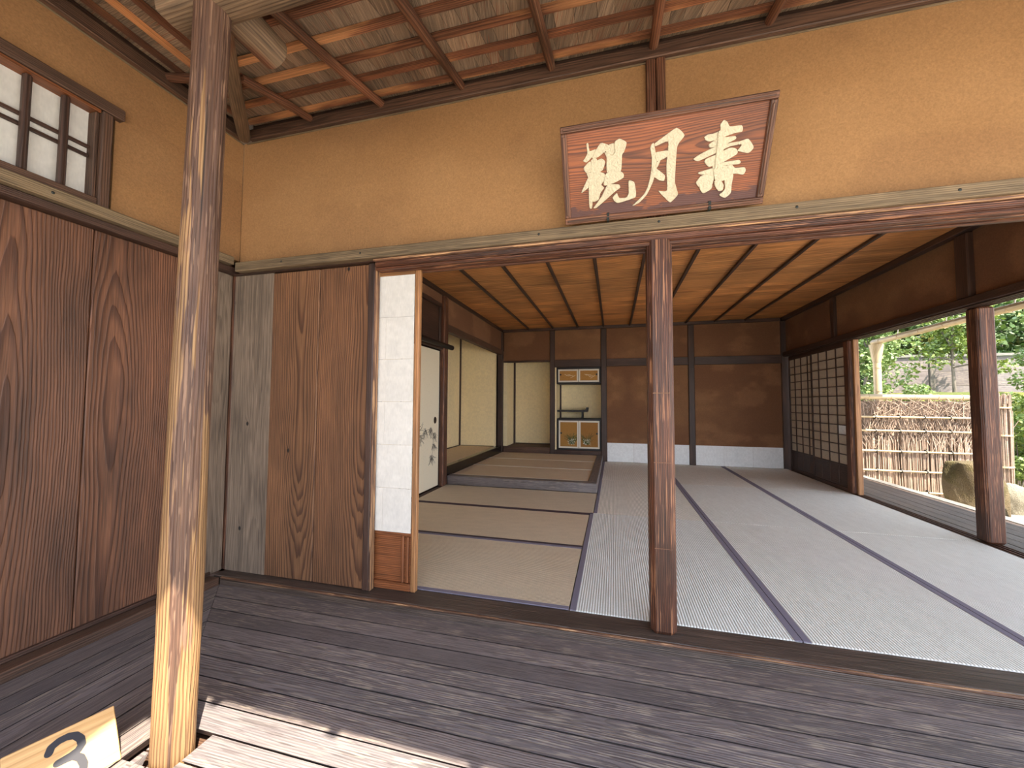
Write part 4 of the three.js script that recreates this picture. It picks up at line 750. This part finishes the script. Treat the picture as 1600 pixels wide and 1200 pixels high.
// ---------------------------------------------------------------- garden beyond the open side
const FZ = -7.3;
{
  const f = thing('brushwood_fence', 'sunlit brushwood fence with bamboo rails and a bamboo cap beyond the veranda', 'fence', [4.6, GY, FZ]);
  const x0 = 3.64, x1 = 5.45;
  const tw = []; const seg = (a, b, r) => { const g = new THREE.CylinderGeometry(r * 0.8, r, 1, 5, 1, true), v = V(...b).sub(V(...a)), L = v.length(); g.scale(1, L, 1); g.translate(0, L / 2, 0); g.applyQuaternion(new THREE.Quaternion().setFromUnitVectors(V(0, 1, 0), v.normalize())); g.translate(...a); tw.push(tint(g, rr(0.45, 1.35), [1.03, 1, 0.97])); };
  for (let i = 0; i < 560; i++) { const x = lerp(x0, x1, (i + R()) / 560), z = FZ + rr(-0.03, 0.035), t = rr(0.35, 0.6); seg([x, GY, z], [x + rr(-0.02, 0.02), t, z + rr(-0.01, 0.01)], rr(0.004, 0.009)); }
  for (let i = 0; i < 620; i++) { const x = lerp(x0, x1, R()), y = rr(0.25, 0.8), a = rr(-0.55, 0.55), l = rr(0.18, 0.42), z = FZ + rr(-0.03, 0.04); seg([x, y, z], [x + Math.sin(a) * l, Math.min(1.09, y + Math.cos(a) * l), z + rr(-0.015, 0.015)], rr(0.0025, 0.006)); }
  for (let i = 0; i < 380; i++) { const x = lerp(x0, x1, R()), y = rr(0.78, 1.02), a = rr(-1.5, 1.5), l = rr(0.1, 0.28), z = FZ + rr(-0.03, 0.045); seg([x, y, z], [x + Math.sin(a) * l, Math.min(1.1, y + Math.abs(Math.cos(a)) * l), z + rr(-0.02, 0.02)], rr(0.002, 0.0045)); }
  const t = part(f, 'brushwood', tw, M.twig); t.userData.kind = 'stuff';
  part(f, 'brushwood_core', box(x0, x1, GY, 1.05, FZ - 0.045, FZ - 0.035, { c: 0, g: 'y' }), M.twig);
  for (const y of [0.81, 0.60, 0.29, -0.005, -0.31]) {
    const r = part(f, 'bamboo_rail', tint(log([[x0, y, FZ + 0.055], [x1 - 0.2, y - 0.01, FZ + 0.055]], [0.016, 0.014], { seg: 8, steps: 14, rough: 0.05, seed: 20 + y * 9 }), 1), M.bamboo);
    for (let k = 0; k < 5; k++) part(r, 'binding', log([[x0 + 0.25 + k * 0.31, y, FZ + 0.04], [x0 + 0.262 + k * 0.31, y, FZ + 0.04]], [0.034, 0.034], { seg: 10, steps: 1, rough: 0 }), M.black);
  }
  const cap = part(f, 'bamboo_cap', tint(log([[x0 - 0.02, 1.12, FZ], [x1 - 0.18, 1.1, FZ]], [0.042, 0.038], { seg: 14, steps: 20, rough: 0.03, seed: 44 }), 1), M.bamboo);
  for (let k = 0; k < 6; k++) part(cap, 'bamboo_node', log([[x0 + 0.2 + k * 0.29, 1.117 - k * 0.003, FZ], [x0 + 0.208 + k * 0.29, 1.117 - k * 0.003, FZ]], [0.0445, 0.0445], { seg: 14, steps: 1, rough: 0 }), M.bamboo);
  const en = []; tw.length = 0; for (let i = 0; i < 260; i++) { const a = rr(0, 6.28), r = rr(0.05, 0.11), x = x1 - 0.02 + Math.cos(a) * r, z = FZ + Math.sin(a) * r * 0.8; seg([x, GY, z], [x + rr(-0.02, 0.02), rr(0.9, 1.17), z + rr(-0.02, 0.02)], rr(0.004, 0.008)); }
  en.push(...tw); const e = part(f, 'end_bundle', en, M.twig); e.userData.kind = 'stuff';
  for (const [y, k] of [[0.95, 1], [0.55, 2], [0.1, 3]]) part(f, 'end_tie', log([[x1 - 0.02, y, FZ], [x1 - 0.02, y + 0.02, FZ]], [0.118, 0.118], { seg: 16, steps: 1, rough: 0, seed: k }), M.bamboo);
}
{
  const g = thing('bamboo_gutter', 'half round bamboo gutter along the eave over the garden opening', 'gutter', [GX, 2.05, -5]);
  const run = part(g, 'trough', log([[GX, 2.08, -8.2], [GX, 2.12, -5], [GX, 2.15, -1.5]], [0.045, 0.045], { seg: 14, steps: 30, rough: 0.03, seed: 51 }), M.bamboo);
  for (let k = 0; k < 14; k++) { const z = -8 + k * 0.45; part(run, 'bamboo_node', log([[GX, 2.083 + (z + 8) * 0.0105, z], [GX, 2.083 + (z + 8) * 0.0105, z + 0.012]], [0.0485, 0.0485], { seg: 14, steps: 1, rough: 0 }), M.bamboo); }
  for (let k = 0; k < 7; k++) { const z = -7.6 + k * 0.95; part(g, 'hanger', log([[GX - 0.005, 2.03 + (z + 8) * 0.0105, z], [GX + 0.06, 2.40, z - 0.02]], [0.008, 0.008], { seg: 6, steps: 2, rough: 0 }), M.clothWhite); }
  const d = thing('bamboo_downpipe', 'upright bamboo downpipe with carved funnel behind the fence', 'pipe', [GX - 0.02, GY, -8.08]);
  part(d, 'pipe', log([[GX - 0.02, GY, -8.08], [GX - 0.02, 1.95, -8.08]], [0.055, 0.055], { seg: 16, steps: 12, rough: 0.03, seed: 52 }), M.bamboo);
  for (const y of [0.3, 0.8, 1.22, 1.62]) part(d, 'bamboo_node', log([[GX - 0.02, y, -8.08], [GX - 0.02, y + 0.012, -8.08]], [0.06, 0.06], { seg: 16, steps: 1, rough: 0 }), M.bamboo);
  part(d, 'funnel', log([[GX - 0.02, 1.72, -8.08], [GX - 0.02, 2.03, -8.08]], [0.058, 0.1], { seg: 16, steps: 4, rough: 0.02 }), M.bamboo);
}
// stones: noise-shaped boulders with flat tops
function boulder(c, r, seed, flat) {
  const g = new THREE.IcosahedronGeometry(1, 12), p = g.attributes.position;
  for (let i = 0; i < p.count; i++) { const v = V(p.getX(i), p.getY(i), p.getZ(i)), k = 0.72 + 0.5 * fbm(seed * 9 + v.x * 1.3 + 4, seed * 5 + v.y * 1.3 + v.z * 1.1, 4) + 0.1 * fbm(seed + v.x * 5, v.z * 5 + v.y * 4, 3); v.multiplyScalar(k); if (flat !== undefined && v.y > flat) v.y = flat + (v.y - flat) * 0.1; p.setXYZ(i, c[0] + v.x * r[0], c[1] + v.y * r[1], c[2] + v.z * r[2]); }
  const u = g.attributes.uv; for (let i = 0; i < p.count; i++) u.setXY(i, p.getX(i) + p.getZ(i) * 0.6, p.getY(i) + p.getZ(i) * 0.5);
  g.computeVertexNormals(); return toCreasedNormals(g, 0.9);
}
const stoneAt = (label, c, r, seed, flat, k = 1) => { const s = thing('garden_stone', label, 'stone', [c[0], GY, c[2]], 'garden stones'); part(s, 'rock', tint(boulder(c, r, seed, flat), Math.min(1, k), k < 0.8 ? [1.2, 1.0, 0.75] : [1, 1, 1]), M.stone); return s; };
stoneAt('tall brown basin stone with a flat pale top before the brushwood fence', [4.34, -0.1, -6.2], [0.28, 0.6, 0.26], 3, 0.62, 0.6);
stoneAt('pale craggy rock behind the lone pillar', [4.72, -0.2, -5.62], [0.3, 0.5, 0.26], 6, undefined, 1.5);
stoneAt('low pale rock beside the veranda steps', [4.75, -0.3, -4.95], [0.28, 0.28, 0.26], 8, 0.5, 1.5);
stoneAt('small mossy rock at the foot of the fence', [5.2, -0.35, -6.9], [0.25, 0.3, 0.2], 9, undefined, 1.1);

// plants: leaves are small folded quads gathered in clumps
function leaves(clumps, n, size, seed, squash = 0.7) {
  const r = rng(seed), pos = [], nor = [], uv = [], col = [];
  for (let i = 0; i < n; i++) {
    const [cx, cy, cz, rad] = clumps[Math.floor(r() * clumps.length)], a = r() * 6.283, b = Math.acos(2 * r() - 1), q = rad * Math.cbrt(0.25 + 0.75 * r());
    const c = V(cx + Math.sin(b) * Math.cos(a) * q, cy + Math.cos(b) * q * squash, cz + Math.sin(b) * Math.sin(a) * q), d = V(r() - 0.5, (r() - 0.6) * 0.8, r() - 0.5).normalize(), s = V(r() - 0.5, r() - 0.5, r() - 0.5).cross(d).normalize(), L = size * (0.6 + 0.8 * r()), w = L * 0.32;
    const A = c, B = c.clone().addScaledVector(d, L * 0.5).addScaledVector(s, w), C = c.clone().addScaledVector(d, L), D = c.clone().addScaledVector(d, L * 0.5).addScaledVector(s, -w), N = s.clone().cross(d).normalize(), t = 0.7 + 0.6 * r(), h = r() * 0.25;
    for (const p of [A, B, C, A, C, D]) { pos.push(p.x, p.y, p.z); nor.push(N.x, N.y, N.z); uv.push(0, 0); col.push(t * (1 + h), t, t * (1 - h)); }
  }
  const g = new THREE.BufferGeometry(); g.setAttribute('position', new THREE.Float32BufferAttribute(pos, 3)); g.setAttribute('normal', new THREE.Float32BufferAttribute(nor, 3)); g.setAttribute('uv', new THREE.Float32BufferAttribute(uv, 2)); g.setAttribute('color', new THREE.Float32BufferAttribute(col, 3)); return g;
}
function tree(label, x, z, gy, h, spread, seed, mat, n = 5000, size = 0.09, trunk = 0.06, low = 0.35) {
  const r = rng(seed), t = thing('garden_tree', label, 'tree', [x, gy, z]), cl = [], br = [];
  const top = V(x + (r() - 0.5) * 0.6, gy + h * 0.75, z + (r() - 0.5) * 0.4), mid = V(x + (r() - 0.5) * 0.35, gy + h * 0.35, z + (r() - 0.5) * 0.3);
  br.push(log([[x, gy, z], mid.toArray(), top.toArray()], [trunk, trunk * 0.75, trunk * 0.4], { seg: 9, steps: 16, rough: 0.2, seed }));
  for (let i = 0; i < 13; i++) {
    const k = low + (1 - low) * i / 12, a = i * 2.4 + r(), l = spread * (0.35 + 0.65 * r()) * (1.15 - 0.6 * Math.abs(k - 0.6)), e = V(x + Math.cos(a) * l, gy + h * k + 0.1 * r(), z + Math.sin(a) * l), s = k < 0.5 ? mid : top;
    br.push(log([[s.x, Math.min(s.y, e.y), s.z], [(s.x + e.x) / 2 + 0.1 * (r() - 0.5), (Math.min(s.y, e.y) + e.y) / 2 + 0.06, (s.z + e.z) / 2], e.toArray()], [trunk * 0.4, trunk * 0.25, trunk * 0.12], { seg: 6, steps: 7, rough: 0.2, seed: seed + i }));
    cl.push([e.x, e.y, e.z, spread * (0.3 + 0.2 * r())], [(s.x + e.x) / 2, (s.y + e.y) / 2 + 0.1, (s.z + e.z) / 2, spread * 0.25]);
  }
  part(t, 'trunk', br, M.bark); part(t, 'foliage', leaves(cl, n, size, seed + 1), mat).userData.kind = 'stuff';
}
tree('green maple with airy leaves behind the downpipe', 5.05, -9.75, GY, 3.3, 0.8, 5, M.leaf[3], 8000, 0.075, 0.045, 0.35);
tree('grey twisted garden tree before the old board fence', 6.75, -9.9, GY, 3.5, 0.6, 9, M.leaf[0], 3600, 0.07, 0.05, 0.62);
tree('green leaved tree reaching up before the old board fence', 8.5, -9.8, GY, 3.8, 0.8, 13, M.leaf[3], 7000, 0.08, 0.06, 0.45);
tree('green leafy tree beyond the lone pillar', 7.9, -7.3, GY, 3.6, 0.95, 17, M.leaf[0], 9000, 0.08, 0.06, 0.2);
{
  const t = thing('evergreen_hedge', 'tall dark evergreen hedge closing the far end of the garden', 'hedge', [9, GY, -14.5]), cl = [], st = [], q = rng(61);
  for (let i = 0; i < 90; i++) cl.push([2 + 15 * q(), GY + 0.5 + 4.6 * q(), -14.6 + 1.0 * q(), 0.75]);
  for (let i = 0; i < 16; i++) st.push(log([[2.3 + i * 0.95, GY, -14.5], [2.3 + i * 0.95, GY + 4.2, -14.4]], [0.06, 0.03], { seg: 7, steps: 4, rough: 0.2, seed: i }));
  part(t, 'stems', st, M.bark); part(t, 'foliage', leaves(cl, 30000, 0.16, 63, 0.9), M.leaf[1]).userData.kind = 'stuff';
  part(t, 'inner_growth', box(1.8, 17.2, GY, 4.3, -15.1, -14.9, { c: 0, g: 'x' }), M.moss);
}
const shrub = (label, c, r, seed, m, n, size) => { const t = thing('shrub', label, 'shrub', [c[0], GY, c[2]], 'garden shrubs'), q = rng(seed), cl = [], st = []; for (let i = 0; i < 9; i++) { const e = [c[0] + (q() - 0.5) * r * 1.5, GY + (0.3 + 0.7 * q()) * c[1], c[2] + (q() - 0.5) * r * 1.5]; cl.push([...e, r * 0.5]); st.push(log([[c[0] + (q() - 0.5) * 0.1, GY, c[2]], e], [0.012, 0.005], { seg: 5, steps: 3, rough: 0.1, seed: i })); } part(t, 'stems', st, M.bark); part(t, 'foliage', leaves(cl, n, size, seed), m).userData.kind = 'stuff'; };
shrub('yellowish green shrub beside the pale rocks', [5.6, 1.0, -5.5], 0.4, 41, M.leaf[2], 2600, 0.06);
shrub('green shrub behind the fence end', [6.2, 1.5, -8.1], 0.45, 43, M.leaf[0], 4200, 0.06);
shrub('low green shrub behind the bamboo fence cap', [5.1, 1.7, -8.45], 0.35, 47, M.leaf[3], 3600, 0.055);
shrub('small green shrub on the mossy bank', [7.2, 1.9, -9.0], 0.3, 49, M.leaf[0], 2200, 0.05);
{
  const m = struct('bank', 'mossy earth bank behind the brushwood fence', [7, GY, -10]);
  const g = new THREE.PlaneGeometry(12, 6, 60, 30); g.rotateX(-Math.PI / 2); g.translate(9, 0, -10.8);
  const p = g.attributes.position, u = g.attributes.uv; for (let i = 0; i < p.count; i++) { const x = p.getX(i), z = p.getZ(i), e = smooth(-7.85, -8.9, z) * smooth(3.2, 5.2, x); p.setY(i, GY - 0.05 + e * 1.72 + 0.12 * (fbm(x * 1.7, z * 1.7, 3) - 0.5)); u.setXY(i, x, z); }
  g.computeVertexNormals(); part(m, 'moss', g, M.moss);
}
{
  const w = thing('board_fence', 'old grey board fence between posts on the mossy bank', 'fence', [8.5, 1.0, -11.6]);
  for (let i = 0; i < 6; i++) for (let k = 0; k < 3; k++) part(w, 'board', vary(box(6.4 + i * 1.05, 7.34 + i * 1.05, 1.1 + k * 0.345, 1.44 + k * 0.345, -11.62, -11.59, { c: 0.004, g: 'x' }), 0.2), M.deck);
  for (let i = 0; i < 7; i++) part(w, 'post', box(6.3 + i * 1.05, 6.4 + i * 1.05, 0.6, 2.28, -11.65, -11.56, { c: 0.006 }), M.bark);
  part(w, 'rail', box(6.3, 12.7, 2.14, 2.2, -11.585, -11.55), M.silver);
}
renderer.render(scene, camera);
